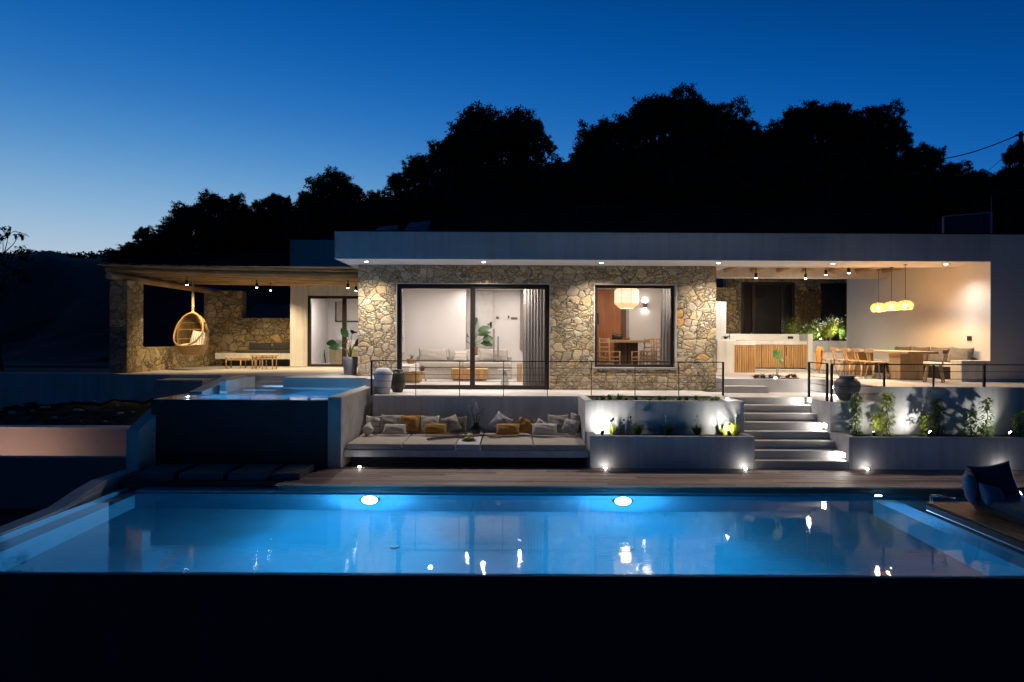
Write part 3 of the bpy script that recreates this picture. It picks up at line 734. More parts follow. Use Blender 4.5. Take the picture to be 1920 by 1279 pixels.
mb.box(X(888,yb), X(927,yb), yb-0.052, yb-0.0015, Z(542,yb)+0.002, Z(542,yb)+0.07); part('door_frame', mb, plain('door_trim', (0.62,0.6,0.58), 0.5), H)
for (a, b, c, d) in ((930,935,594,598),(947,951,594,598),(952,955,592,597),(958,970,595,599)):
    mb = MB(); mb.box(X(a,yb), X(b,yb), yb-0.03, yb-0.001, Z(d,yb), Z(c,yb)); part('switch', mb, M['greyf'] if a != 947 else M['inner'], H)
for (a, b, c) in ((924.5,927.5,617),(932.5,935.5,631)):
    mb = MB(); mb.box(X(a,23.2), X(b,23.2), 23.1, 23.2, ZT+0.02, Z(c,23.2)); part('rail_post', mb, plain('grey_panel', (0.22,0.21,0.2), 0.6), H)
mb = MB(); mb.box(X(975,yb), X(981,yb), yb-0.14, yb-0.002, Z(655,yb), 4.44); part('recess_edge', mb, plain('dark_frame_edge', (0.2,0.18,0.16), 0.7), H)  # dark frame edge of the opening to the corridor
# dining room
fd = 1.88; yd = 22.8
mb = MB(); mb.box(2.0, 5.35, ye, yd, ZT+0.03, fd); part('dining_room_floor', mb, M['screed'], H)
mb = MB(); mb.box(2.0, 5.35, yd, yd+0.12, ZT, ZS-0.01); mb.box(5.28, 5.349, ye, yd, fd, ZS-0.02); part('dining_room_wall', mb, M['inner'], H)
mb = MB(); mb.box(2.0, 5.35, ye+0.001, yd, 4.45, 4.5); part('dining_room_ceiling', mb, M['inner'], H)
mb = MB()
n = 6; xa, xb = 2.05, X(1164,yd)
for i in range(n): mb.box(xa+(xb-xa)*i/n+0.002, xa+(xb-xa)*(i+1)/n-0.002, yd-0.06, yd-0.002, fd, 4.35)
o = part('wooden_door', mb, M['wood_r'], H)
mb = MB(); mb.box(X(1119,yd), X(1121.5,yd), yd-0.12, yd-0.062, Z(608,yd), Z(587,yd)); part('handle', mb, M['metal'], o)
mb = MB(); mb.box(X(1165,yd), X(1173,yd), yd-0.05, yd-0.002, fd, 4.35); part('door_post', mb, wood('dark_post', (0.08,0.035,0.018), (0.14,0.06,0.03), 0.5, 'z'), H)
mb = MB(); mb.box(X(1173.5,yd), X(1179,yd), yd-0.03, yd-0.002, fd, Z(575,yd)); part('door_edge', mb, plain('grey_edge', (0.35,0.35,0.36), 0.6), H)
# glazing
def glazing(name, x0, x1, z0, z1, y, mull, fw=0.10, parent=H, fm=M['bronze'], sash=0.06):
    mb = MB(); yf0, yf1 = y, y+0.12
    mb.box(x0, x1, yf0, yf1, z1-fw, z1); mb.box(x0, x1, yf0, yf1, z0, z0+fw*0.9)
    mb.box(x0, x0+fw, yf0, yf1, z0+fw*0.9, z1-fw); mb.box(x1-fw, x1, yf0, yf1, z0+fw*0.9, z1-fw)
    o = part(name, mb, fm, parent, bevel=0.004)
    edges = [x0+fw]+list(mull)+[x1-fw]
    for i, m_ in enumerate(mull):
        mb = MB(); mb.box(m_-sash, m_+sash, yf0+0.01, yf1-0.01, z0+fw*0.9, z1-fw); part('mullion', mb, fm, o)
    for i in range(len(edges)-1):
        a, b = edges[i]+(sash if i > 0 else 0), edges[i+1]-(sash if i+1 < len(edges)-1 else 0)
        mb = MB(); yy = y+0.06; mb.add([(a,yy,z0+fw*0.9),(b,yy,z0+fw*0.9),(b,yy,z1-fw),(a,yy,z1-fw)], [(0,1,2,3)]); part('pane', mb, M['glass'], o)
    return o
glazing('sliding_door', dx0+0.02, dx1-0.02, ZT+0.005, dz1-0.02, DW+0.10, [X(886,DW+0.1)], 0.12, sash=0.065)
mb = MB(); mb.box(dx0, dx0+0.018, DW-0.01, ye, ZT, dz1); mb.box(dx1-0.018, dx1, DW-0.01, ye, ZT, dz1); mb.box(dx0+0.018, dx1-0.018, DW-0.01, DW+0.098, dz1-0.018, dz1); part('door_reveal', mb, M['plaster_rough'], H)
glazing('window', wx0+0.02, wx1-0.06, wz0+0.03, wz1-0.03, DW+0.10, [], 0.08)
mb = MB(); mb.box(wx0, wx0+0.018, DW-0.01, ye, wz0+0.03, wz1); mb.box(wx1-0.04, wx1, DW-0.01, ye, wz0+0.03, wz1); mb.box(wx0+0.018, wx1-0.04, DW-0.01, DW+0.098, wz1-0.02, wz1); mb.box(wx0-0.01, wx1+0.01, DW-0.03, ye, wz0-0.02, wz0+0.03); part('window_reveal', mb, M['plaster_rough'], H)
# soffit downlights
for px in (686.5, 906.6, 1127, 1346.7, 1561, 1773):
    x = X(px, 17.65)
    mb = MB(); mb.lathe([(0.075,0.0),(0.075,-0.008),(0.055,-0.010),(0.052,-0.002),(0.001,-0.002)], (x,17.65,ZS), 20); o = part('downlight', mb, M['inner'], H)
    mb = MB(); mb.cyl((x,17.65,ZS-0.004),(x,17.65,ZS-0.009),0.045,0.045,18); part('lens', mb, M['lens'], o)
    lamp('SPOT', (x,17.65,ZS-0.03), 320 if px < 1700 else 170, (1,0.88,0.78), o, 0.03, (x,17.55,0), 135, 1.0)
    lamp('SPOT', (x,17.65,ZS-0.03), 235 if px < 1700 else 85, (1,0.89,0.80) if px < 1700 else (0.95,0.95,1), o, 0.03, (x,18.45,1.6) if px < 1700 else (x+0.55,17.9,1.6), 62 if px < 1700 else 48, 0.8)
# room lights (recessed ceiling strips of the rooms)
def ceiling_light(name, x0, x1, y0, y1, z, power, col, parent=H, st=2.0):
    mb = MB(); mb.box(x0, x1, y0, y1, z-0.012, z-0.001); o = part(name, mb, emit('ceiling_lens', col, st), parent)
    lamp('AREA', ((x0+x1)/2,(y0+y1)/2,z-0.03), power, col, o, sx=x1-x0, sy=y1-y0, aim=((x0+x1)/2,(y0+y1)/2,0))
for (x, y, pw, zc_) in ((-2.6,20.2,26,4.45),(-0.9,20.2,26,4.45),(0.9,20.4,24,4.45),(-2.6,22.0,26,4.45),(-0.9,22.0,26,4.45),(0.9,22.0,20,4.45),(-1.5,23.3,14,4.45),(0.3,23.6,16,4.45),(-2.2,19.05,9,4.45),(0.15,18.96,13,4.45),(2.7,19.1,6,4.45),(4.6,19.1,7,4.45),(4.0,21.6,12,4.45),(2.6,21.4,8,4.45)):  # lamps nearest the glass are unseen, added to brighten the curtains
    mb = MB(); mb.cyl((x,y,zc_-0.001),(x,y,zc_-0.02),0.055,n=16); o = part('ceiling_light', mb, M['inner'], H)
    mb = MB(); mb.cyl((x,y,zc_-0.0205),(x,y,zc_-0.024),0.04,n=16); part('lens', mb, M['lens_in'], o)
    lamp('AREA', (x,y,zc_-0.03), pw*1.35, (1,0.87,0.79), o, sx=0.09, sy=0.09, aim=(x,y,0))
# bedroom
mb = MB(); mb.box(-7.8, -7.2, 24.0, 24.3, ZU, 4.74); part('white_pier', mb, M['plaster'], H)
mb = MB(); mb.box(-7.8, -7.65, 24.3, 28.6, ZU, 4.74); mb.box(-7.65, -4.2, 28.45, 28.6, ZU, 4.74); mb.box(-4.35, -4.2, 24.9, 28.45, ZU, 4.74); part('bedroom_wall', mb, M['inner'], H)
mb = MB(); mb.box(-7.65, -4.35, 24.3, 28.45, 4.3, 4.36); part('bedroom_ceiling', mb, M['inner'], H)
mb = MB(); mb.box(-7.8, -3.7, 24.0, 28.6, ZU-0.3, ZU+0.012); part('bedroom_floor', mb, M['screed'], H)
mb = MB(); mb.box(-7.2, -4.15, 24.05, 24.3, 4.18, 4.74); part('lintel', mb, M['plaster'], H)
glazing('bedroom_door', -7.2, -4.16, ZU+0.013, 4.18, 24.05, [X(645,24.05)], 0.10, sash=0.07)
ceiling_light('ceiling_light', -6.6, -6.3, 25.6, 25.9, 4.3, 70, (1,0.90,0.84))
mb = MB(); yy = 28.44; mb.box(X(629,yy), X(629,yy)+0.05, yy-0.06, yy-0.001, Z(603,yy), 4.2); mb.box(X(629,yy), -4.36, yy-0.06, yy-0.001, Z(603,yy)-0.05, Z(603,yy)); part('bedroom_window_frame', mb, M['bronze'], H)
mb = MB(); mb.box(X(629,yy)+0.05, X(648,yy), yy-0.05, yy-0.002, Z(603,yy), 4.2); part('roman_blind', mb, M['beige'], H)
# rear courtyard wall
RC = thing('courtyard_wall', 'rear stone courtyard wall with dark glass doors behind the kitchen', 'building', (9.5, 27, ZU))
yr = 27.0
mb = MB()
g1, g2, g3 = X(1389,yr), X(1491,yr), X(1538,yr)
mb.box(X(1361,yr), g1, yr, yr+0.4, ZU, 5.6); mb.box(g1, g2, yr, yr+0.4, Z(529,yr,1440), 5.6); mb.box(g2, g3, yr, yr+0.4, ZU, 5.6); mb.box(g3, 15.5, yr, yr+0.4, Z(531,yr,1570), 5.6)
part('stone_wall', mb, M['stone2'], RC)
mb = MB(); mb.box(X(1335,25.6), X(1380,25.6), 25.6, 26.0, ZU, Z(539,25.6,1350)); part('stone_pier', mb, M['stone2'], RC)
glazing('glass_door', g1, g2, ZU+0.01, Z(529,yr,1440), yr+0.05, [X(1414,yr), X(1468,yr)], 0.10, RC)
glazing('glass_door', g3, 15.5, ZU+0.01, Z(531,yr,1570), yr+0.05, [X(1586,yr)], 0.10, RC)
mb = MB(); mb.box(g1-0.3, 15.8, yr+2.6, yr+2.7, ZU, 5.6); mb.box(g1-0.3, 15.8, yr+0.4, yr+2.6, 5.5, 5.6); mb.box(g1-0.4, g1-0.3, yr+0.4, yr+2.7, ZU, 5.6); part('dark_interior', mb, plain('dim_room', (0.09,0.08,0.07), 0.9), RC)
mb = MB(); mb.box(X(1515,yr), X(1521,yr), yr-0.06, yr-0.002, Z(549,yr,1518), Z(542,yr,1518)); part('wall_box', mb, M['metal'], RC)
mb = MB(); mb.box(5.5, 7.4, 26.2, 26.3, 3.6, 6.2); part('timber_screen', mb, M['beam'], RC)
# white lit passage wall
t = thing('passage_wall', 'bright white lit wall panel beside the stone corner', 'wall', (7.0, 23.6, ZU))
mb = MB(); mb.box(X(1335,23.6), X(1361.5,23.6), 23.6, 23.8, ZU, Z(566,23.6,1350)); part('panel', mb, M['plaster'], t)
lamp('SPOT', (X(1350,23.6), 23.2, 4.55), 120, (1,0.95,0.9), t, 0.04, (X(1350,23.6), 23.6, 3.4), 70, 0.8)

# ================================================================== RAILINGS
t = thing('terrace_railing', 'long black metal railing with thin wires in front of the living room', 'railing', (0, 16.46, ZT))
yr_ = 16.47
zt = Z(677.5, yr_)
xl, xr = X(697, yr_), X(1356, yr_)
mb = MB(); mb.bar((xl-0.02,yr_,zt),(xr+0.02,yr_,zt),0.04,0.022); part('handrail', mb, M['metal'], t)
for i, px in enumerate((697,780,862.2,944.4,1026.7,1109,1191,1273,1356)):
    w = 0.042 if i in (0, 8) else 0.016
    x = X(px, yr_); mb = MB(); mb.bar((x,yr_,ZT-0.06 if w < 0.03 else ZT),(x,yr_,zt-0.012),w,w); part('post', mb, M['metal'], t)
for py in (690,703,715.6,728.3):
    z = Z(py, yr_); mb = MB(); mb.cyl((xl,yr_,z),(xr,yr_,z),0.006,n=6); part('wire', mb, M['metal'], t)
t = thing('dining_railing', 'black metal railing turning the corner in front of the outdoor dining table', 'railing', (7.15, 15.2, ZT))
zt = 2.165; ya = 15.22
mb = MB(); mb.bar((7.12,ya,zt),(16,ya,zt),0.04,0.024); mb.bar((7.13,15.42,zt),(7.13,16.40,zt),0.04,0.024); part('handrail', mb, M['metal'], t)
for (x, y, w, zb_) in ((7.13,16.38,0.045,ZT),(7.13,15.44,0.045,ZT),(7.13,ya,0.045,ZT),(8.30,ya,0.035,ZU),(9.40,ya,0.03,ZU),(10.53,ya,0.045,ZU),(11.7,ya,0.03,ZU),(12.85,ya,0.03,ZU)):
    mb = MB(); mb.bar((x,y,zb_-0.002),(x,y,zt-0.013),w,w); part('post', mb, M['metal'], t)
for z in (1.50,1.67,1.84,2.01):
    x1 = 8.30 if z < 1.8 else 16
    mb = MB(); mb.cyl((7.13,ya,z),(x1,ya,z),0.0065,n=6); part('wire', mb, M['metal'], t)
    mb = MB(); mb.cyl((7.13,15.44,z),(7.13,16.38,z),0.0065,n=6); part('wire', mb, M['metal'], t)

# ================================================================== CUSHIONS
def pillow_mb(w, h, th, seed=0, n=14, puff=0.85):
    r = random.Random(seed); mb = MB(); ph = [r.uniform(0,6) for _ in range(6)]
    grid = {}
    for side in (1, -1):
        for j in range(n+1):
            for i in range(n+1):
                u, v = -1+2*i/n, -1+2*j/n
                edge = (i in (0,n)) or (j in (0,n))
                if edge and side == -1: grid[(side,i,j)] = grid[(1,i,j)]; continue
                cu = 1-0.07*(1-v*v)*abs(u)**3; cv = 1-0.07*(1-u*u)*abs(v)**3
                d = ((1-u*u)**0.55*(1-v*v)**0.55)**puff
                wr = 0.06*math.sin(5*u+ph[0]+2*v)*math.sin(4*v+ph[1]) + 0.05*math.sin(9*v+ph[2]+3*u)
                z = side*th/2*d*(1+wr)
                sag = -0.04*h*(1-u*u)*max(0, v)**2
                grid[(side,i,j)] = len(mb.v)
                mb.v.append((u*cu*w/2, z, v*cv*h/2+h/2+sag))
    for side in (1, -1):
        for j in range(n):
            for i in range(n):
                q = [grid[(side,i,j)],grid[(side,i+1,j)],grid[(side,i+1,j+1)],grid[(side,i,j+1)]]
                if side == 1: q = q[::-1]
                q = [a for k, a in enumerate(q) if a not in q[:k]]
                if len(q) > 2: mb.f.append(tuple(q)); mb.sm.append(True)
    return mb
seed_ = [0]
def cushion(px0, px1, py0, py1, D, m, label, roll=0, lean=14, yaw=0, th=0.16, name='cushion', cat='cushion', group='scatter cushions on the built-in seating', dw=1.0, tassels=False, piping=False):
    seed_[0] += 1
    if 'built-in seating' in (group or ''): lean += 17; th *= 1.4; py0 -= 3; px0 -= 1.5; px1 += 1.5
    x = X((px0+px1)/2, D); w = (px1-px0)*D/F; h = (py1-py0)*D/F; z = Z(py1, D, px0)
    if roll:
        c, s_ = abs(math.cos(R(roll))), abs(math.sin(R(roll)))
        q = (w+h)/(2*(c+s_)); w, h = q, q
        z -= 0.01
    mb = pillow_mb(w, h, th, seed_[0])
    o = newobj(name, mb, m); o.location = (x, D, z)
    if roll:
        mt = Matrix.Translation((x, D, z)) @ Euler((R(-lean),0,R(yaw))).to_matrix().to_4x4() @ Matrix.Translation((0,0,((h*abs(math.cos(R(roll)))+w*abs(math.sin(R(roll))))/2))) @ Matrix.Rotation(R(roll), 4, 'Y') @ Matrix.Translation((0,0,-h/2))
        o.matrix_basis = mt
    else: o.rotation_euler = (R(-lean), 0, R(yaw))
    tag(o, label, cat, group)
    if tassels:
        for sx in (-1,1):
            for zz in (0.03, h-0.03):
                tm = MB(); tm.cyl((sx*w*0.49,0,zz),(sx*w*0.53,0.0,zz-0.02),0.008,0.014,6)
                tb = newobj('tassel', tm, m, o, world=False)
    return o
# flat mattresses on the bench
def mattress(x0, x1, y0, y1, z0, z1, m, label, group='seat mattresses on the built-in bench', name='seat_mattress'):
    mb = MB(); nx_, ny_ = 10, 10; vs = []
    mb.box(x0+0.006, x1-0.006, y0, y1, z0, z1)
    o = newobj(name, mb, m, bevel=0.022); return tag(o, label, 'mattress', group)
mattress(-3.50,-2.33,14.42,16.2,0.337,0.46,M['taupe'],'taupe seat mattress at the left end against the plunge pool wall')
mattress(-2.32,-1.19,14.42,16.2,0.337,0.461,M['taupe'],'taupe seat mattress under the driftwood, left of the white side table')
mattress(-0.66,0.46,14.42,16.2,0.337,0.462,M['taupe'],'taupe seat mattress just right of the white side table')
mattress(0.47,1.59,14.42,16.2,0.337,0.459,M['taupe'],'taupe seat mattress at the right end against the planter')
mb = MB()
for a, b in ((-3.5,-1.2),(-0.66,1.59)): mb.box(a, b, 16.2, 16.44, 0.337, 0.80)
cushion(685,716,779,811,16.02,M['cream_s'],'square cream cushion with thin dark stripes at the left end of the seating', lean=12)
cushion(672,699,793,818,15.55,M['cream'],'small cream cushion tipped on its corner against the left wall', roll=38, yaw=-40, lean=10)
cushion(714,753,777,811,15.98,M['beige'],'large plain beige cushion between the striped one and the ochre one', lean=13, th=0.2)
cushion(719,761,795,813.5,15.62,M['cream'],'small cream oblong cushion with corner tassels lying in front', lean=22, th=0.14, tassels=True)
cushion(753,787,778,811,16.0,M['ochre'],'square ochre cushion left of the striped pair', lean=12, yaw=6, th=0.18)
cushion(789,822,779,811,16.02,M['cream_s'],'square striped cream cushion behind the ribbed ochre one', lean=12)
cushion(794,837,794,813.5,15.62,M['ochre_s'],'ribbed ochre oblong cushion beside the driftwood', lean=22, th=0.15)
cushion(828,869,779,812,15.9,M['beige'],'beige cushion leaning over at a slant left of the vase', roll=-17, lean=14, yaw=15, th=0.17)
cushion(846,874,781,811,16.12,M['greyf'],'dark cushion half hidden behind the slanted beige one', lean=8)
cushion(914,966,777,812,15.85,M['pale_f'],'pale grey cushion resting on its corner right of the vase', roll=33, lean=14, th=0.18)
cushion(932,974,794,814.5,15.55,M['ochre_s'],'ribbed ochre oblong cushion on the right hand mattress', lean=22, th=0.15)
cushion(966,1001,783,813,15.75,M['ochre'],'crumpled square ochre cushion right of the ribbed one', lean=16, yaw=-14, roll=8, th=0.2)
cushion(1001,1028,784,811,16.0,M['pale_f'],'pale cushion peeking out behind the cream oblong one', roll=30, lean=10)
cushion(999,1045,794,815.5,15.55,M['cream'],'plain cream oblong cushion at the front right', lean=20, th=0.17)
cushion(1030,1066,777,812,15.95,M['beige'],'square beige cushion behind the patterned one', lean=12)
cushion(1066,1094,771,803,15.95,M['beige'],'beige cushion raised in the right corner of the seating', lean=12, yaw=-20, roll=6)
pat = fabric('patterned_linen', (0.10,0.09,0.085), (0.60,0.56,0.52), sc=60)
for n_ in pat.node_tree.nodes:
    if n_.type == 'TEX_NOISE' and abs(n_.inputs['Scale'].default_value-14) < 1: n_.inputs['Scale'].default_value = 75
    if n_.type == 'VALTORGB': n_.color_ramp.elements[0].position = 0.46; n_.color_ramp.elements[1].position = 0.52
cushion(1050,1087,785,815.5,15.6,pat,'cushion with a black and cream speckled pattern near the planter', roll=12, lean=16, yaw=-16)
cushion(1080,1097,785,813,15.8,M['greyf'],'dark brown cushion wedged in the right corner', lean=12, yaw=-60)
# vase with branches
def branchy(mb, leafm, base, n, h, spread, seed, ll=0.05, nl=14):
    r = random.Random(seed)
    for i in range(n):
        a = r.uniform(0, 6.28); e = Vector((math.cos(a)*spread*r.uniform(0.3,1), math.sin(a)*spread*r.uniform(0.3,1), h*r.uniform(0.7,1)))
        pts = [Vector(base)]
        for k in range(1, 5): pts.append(Vector(base)+e*(k/4)+Vector((r.uniform(-1,1),r.uniform(-1,1),0))*0.02)
        mb.tube(pts, [0.005,0.004,0.004,0.003,0.002], 5)
        for k in range(nl):
            q = r.uniform(0.3,1)*3.99; p = pts[int(q)].lerp(pts[int(q)+1], q-int(q))
            leafm.leaf(p, (r.uniform(-1,1),r.uniform(-1,1),r.uniform(-0.2,0.9)), (0,0,1), ll*r.uniform(0.6,1.3), ll*0.5, 0.2, 2)
t = thing('bench_vase', 'dark glass vase of tall dried branches on the white side table', 'vase', (-0.83, 15.95, 0.457))
mb = MB(); mb.lathe([(0.06,0),(0.10,0.02),(0.115,0.10),(0.11,0.18),(0.06,0.235),(0.07,0.27),(0.06,0.27),(0.05,0.235)], (-0.83,15.95,0.457), 24); part('vase', mb, mottled('dark_glass', (0.02,0.024,0.02), (0.035,0.04,0.035), 3, 0.12, 0), t)
mb = MB(); lf = MB(); branchy(mb, lf, (-0.83,15.95,0.62), 9, 0.62, 0.22, 5); part('branches', mb, M['bark'], t); part('leaves', lf, mottled('dried_leaves', (0.10,0.11,0.07), (0.22,0.21,0.15), 9, 0.8, 0), t)
mb = MB()
for k in range(5): mb.ball((-0.86+rnd.uniform(-0.1,0.1), 15.9+rnd.uniform(-0.1,0.1), 1.15+rnd.uniform(-0.1,0.15)), 0.014, n=6, m=4)
part('buds', mb, M['white_flower'], t)
t = thing('fruit_plate', 'dark plate of green fruit on the white side table', 'plate', (-0.93, 14.9, 0.457))
mb = MB(); mb.lathe([(0.06,0),(0.15,0.012),(0.165,0.022),(0.15,0.02),(0.001,0.014)], (-0.93,14.95,0.457), 24); part('plate', mb, M['black_pot'], t)
for k in range(9):
    a = k*0.8; mb = MB(); mb.ball((-0.93+0.085*math.cos(a)*(k>0), 14.95+0.07*math.sin(a)*(k>0), 0.505+(0.03 if k == 0 else 0)), 0.034, n=10, m=7); part('fruit', mb, M['green_y'], t)
mb = MB(); pth = [(-1.85,14.95,0.49),(-1.6,15.1,0.50),(-1.3,15.22,0.51),(-1.05,15.3,0.50),(-0.8,15.42,0.51),(-0.55,15.45,0.52),(-0.35,15.4,0.50)]
mb.tube(pth, [0.022,0.030,0.034,0.036,0.030,0.026,0.012], 9); mb.tube([(-1.3,15.22,0.51),(-1.15,15.35,0.56),(-0.9,15.5,0.55)], [0.02,0.016,0.008], 7); mb.tube([(-0.6,15.45,0.52),(-0.45,15.28,0.50),(-0.22,15.25,0.49)], [0.022,0.03,0.012], 7)
tag(newobj('driftwood', mb, mottled('driftwood', (0.16,0.12,0.10), (0.30,0.24,0.21), 6, 0.9, 0.8, 30, stretch=(0.3,1,1))), 'long gnarled driftwood branch lying across the seating', 'branch')
for k, (x, y) in enumerate(((-1.05,15.75),(-0.60,15.7),(-0.50,15.6))):
    mb = MB(); mb.lathe([(0.04,0),(0.042,0.05),(0.03,0.052),(0.001,0.045)], (x,y,0.457 if x < -0.66 else 0.463), 16)
    tag(newobj('candle_cup', mb, M['white_pot']), ['small white cup left of the dark glass vase','small white cup just right of the dark glass vase','small white cup farthest right, by the driftwood end'][k], 'cup', 'white cups by the vase')
# navy pads by the plunge pool
for k, (a, b, lb) in enumerate(((-7.15,-6.42,'dark navy lounging pad farthest from the timber deck'),(-6.32,-5.50,'dark navy lounging pad second from the curved curb'),(-5.40,-4.66,'dark navy lounging pad second from the timber deck'),(-4.56,-4.43+0.55,'dark navy lounging pad next to the timber deck'))):
    b = min(b, -4.02)
    mb = MB(); mb.box(a, b, 12.96, 13.95, -0.018, 0.12); o = newobj('lounging_pad', mb, M['navy'], bevel=0.03); tag(o, lb, 'mattress', 'lounging pads below the plunge pool')
# lounger with navy cushions on the platform
t = thing('floor_mattress', 'thick dark navy floor mattress on the timber platform', 'mattress', (8.6, 10.8, 0))
mb = MB(); mb.box(7.42, 12.5, 9.3, 11.05, 0.104, 0.23); part('mattress', mb, M['navy'], t, bevel=0.06)
mb = MB(); mb.box(7.45, 12.55, 9.35, 11.0, 0.001, 0.10); part('base', mb, M['char'], t, bevel=0.02)
def bigpillow(loc, w, h, th, rot, m, label, seed):
    o = newobj('floor_cushion', pillow_mb(w, h, th, seed, 18), m); o.location = loc; o.rotation_euler = rot
    return tag(o, label, 'cushion', 'navy cushions on the floor mattress')
bigpillow((7.86,10.98,0.16), 0.66, 0.58, 0.20, (R(-20),R(-9),R(-8)), M['navy'], 'big dark navy cushion standing tallest on the floor mattress', 31)
bigpillow((7.42,10.98,0.10), 0.42, 0.52, 0.20, (R(-8),R(-6),R(58)), M['navy2'], 'upright denim coloured cushion with gathered edge nearest the pool', 32)
bigpillow((7.56,10.62,0.10), 0.46, 0.38, 0.22, (R(-30),R(14),R(20)), mottled('satin_blue', (0.10,0.14,0.22), (0.18,0.22,0.32), 4, 0.35, 0.2, 30), 'shiny blue cushion slumped at the front of the pile', 33)
bigpillow((8.35,10.45,0.18), 0.8, 0.38, 0.22, (R(-60),R(4),R(6)), M['navy'], 'flat navy cushion at the picture edge of the floor mattress', 34)
t = thing('platform_lamp', 'bright lamp behind the navy cushions on the platform', 'lamp', (8.42, 11.2, 0)) if False else None

# ================================================================== POTS
t = thing('white_pot', 'squat white tapered pot with domed lid on the terrace by the railing', 'pot', (X(718.5,17.0), 17.0, ZT))
c = (X(718.5,17.0), 17.0, ZT)
mb = MB(); mb.lathe([(0.155,0),(0.17,0.01),(0.235,0.47),(0.235,0.49),(0.21,0.50),(0.001,0.49)], c, 32); part('body', mb, M['white_pot'], t)
mb = MB(); mb.lathe([(0.25,0.49),(0.255,0.505),(0.15,0.62),(0.13,0.635),(0.001,0.64)], c, 32); part('lid', mb, mottled('lid_white', (0.66,0.65,0.66), (0.74,0.73,0.74), 3, 0.6, 0.1, 30), t)
c = (X(746,17.45), 17.45, ZT)
t = thing('black_urn', 'round ridged black clay urn beside the white pot', 'urn', c)
mb = MB(); pr = []
base = [(0.11,0),(0.13,0.02),(0.16,0.08),(0.195,0.18),(0.21,0.30),(0.20,0.42),(0.17,0.50),(0.13,0.54)]
for i in range(60):
    q = i/59*7; k = min(6, int(q)); f = q-k; r = base[k][0]*(1-f)+base[k+1][0]*f; z = base[k][1]*(1-f)+base[k+1][1]*f
    pr.append((r+0.004*math.sin(i*1.3), z))
mb.lathe(pr+[(0.14,0.57),(0.12,0.57),(0.10,0.5),(0.001,0.45)], c, 32); part('body', mb, M['black_pot'], t)
c = (X(1588.5,15.75), 15.75, ZT)
t = thing('large_urn', 'big weathered grey urn with narrow neck at the head of the stairs', 'urn', c)
mb = MB(); mb.lathe([(0.14,0),(0.16,0.01),(0.22,0.10),(0.275,0.24),(0.29,0.33),(0.27,0.42),(0.21,0.48),(0.16,0.505),(0.155,0.53)], c, 40); part('body', mb, M['urn'], t)
mb = MB(); mb.lathe([(0.155,0.525),(0.185,0.545),(0.19,0.56),(0.14,0.565),(0.12,0.54),(0.10,0.45),(0.001,0.4)], c, 40); part('rim', mb, M['pot'], t)
# banana plant in grey pot by bedroom door
def broad_plant(t, base, n, h, ll, lw, seed, m, stem=M['banana'], dirs=None):
    r = random.Random(seed)
    for i in range(n):
        if dirs: dx, dy, hh = dirs[i]
        else:
            a = 6.28*i/n+r.uniform(-0.4,0.4); dx, dy, hh = math.cos(a)*0.25, math.sin(a)*0.25, h*r.uniform(0.6,1)
        b = Vector(base); e = b+Vector((dx, dy, hh)); md = b.lerp(e, 0.6)-Vector((dx,dy,0))*0.35
        mb = MB(); mb.tube([b, b.lerp(md,0.5), md, e], [0.016,0.013,0.010,0.008], 7); part('stem', mb, stem, t)
        mb = MB(); d = Vector((dx*1.6, dy*1.6, hh*0.45 if i%2 else hh*0.15)).normalized()
        mb.leaf(e, d, (0.15*(i%3-1),-1,0.45), ll*r.uniform(0.8,1.15), lw*r.uniform(0.85,1.1), 0.45, 4); part('leaf', mb, m, t)
c = (X(657,19.15), 19.15, ZU)
t = thing('potted_banana_plant', 'broad leaved plant in a tall grey pot by the stone corner', 'potted plant', c)
mb = MB(); mb.lathe([(0.155,0),(0.17,0.01),(0.205,0.40),(0.205,0.50),(0.19,0.50),(0.17,0.44),(0.001,0.44)], c, 32); part('pot', mb, M['pot'], t)
broad_plant(t, (c[0],c[1],ZU+0.42), 7, 0.7, 0.42, 0.24, 4, M['banana'], dirs=[(-0.05,0,0.62),(-0.38,0.05,0.42),(0.02,0.1,0.72),(0.12,-0.05,0.38),(-0.12,0.15,0.48),(0.18,0.1,0.55),(-0.2,-0.1,0.34)])

# ================================================================== PERGOLA
t = thing('pergola', 'reed covered pergola of pine beams on rubble stone pillars', 'pergola', (-8, 19.4, ZU))
zb2 = 4.30
mb = MB(); mb.box(-11.44, -10.94, 19.4, 20.25, ZU-0.9, zb2); part('pillar', mb, M['stone2'], t)
mb = MB(); mb.box(-11.38, -10.94, 20.25, 25.2, ZU-0.9, 2.39); part('parapet', mb, M['stone2'], t)
mb = MB(); mb.box(-11.38, -10.0, 25.2, 25.7, ZU-0.9, zb2+0.12); part('pillar', mb, M['stone2'], t)
mb = MB(); mb.box(-10.0, -7.79, 25.2, 25.7, ZU-0.9, 3.42); part('parapet', mb, M['stone2'], t)
mb = MB(); mb.cyl((-11.2,18.95,zb2+0.10),(-11.1,25.9,zb2+0.10),0.10,0.11,12); part('beam', mb, M['beam_y'], t)
def skew(x): return 19.15+(x+11.6)*0.165
for k, off in enumerate((0.0, 0.75, 1.5, 2.4, 3.3, 4.2)):
    x1 = -3.9 if off < 3.2 else -4.6
    xe = -4.18
    mb = MB(); r_ = random.Random(k); pts = [(-11.42+i*(xe+11.42)/6, skew(-11.42+i*(xe+11.42)/6)+off, zb2+0.28+r_.uniform(-0.012,0.012)) for i in range(7)]
    mb.tube(pts, [0.075]*7 if k else [0.07]*7, 12); part('rafter', mb, M['beam'], t)
mb = MB(); r_ = random.Random(11)
n = 230
for i in range(n):
    x = -11.5+(7.35)*i/n; y0 = skew(x)-0.32+r_.uniform(-0.07,0.05); y1 = 24.6
    z = zb2+0.375+r_.uniform(0,0.03)
    mb.box(x, x+0.034*r_.uniform(0.75,1.0), y0, y1, z, z+0.014)
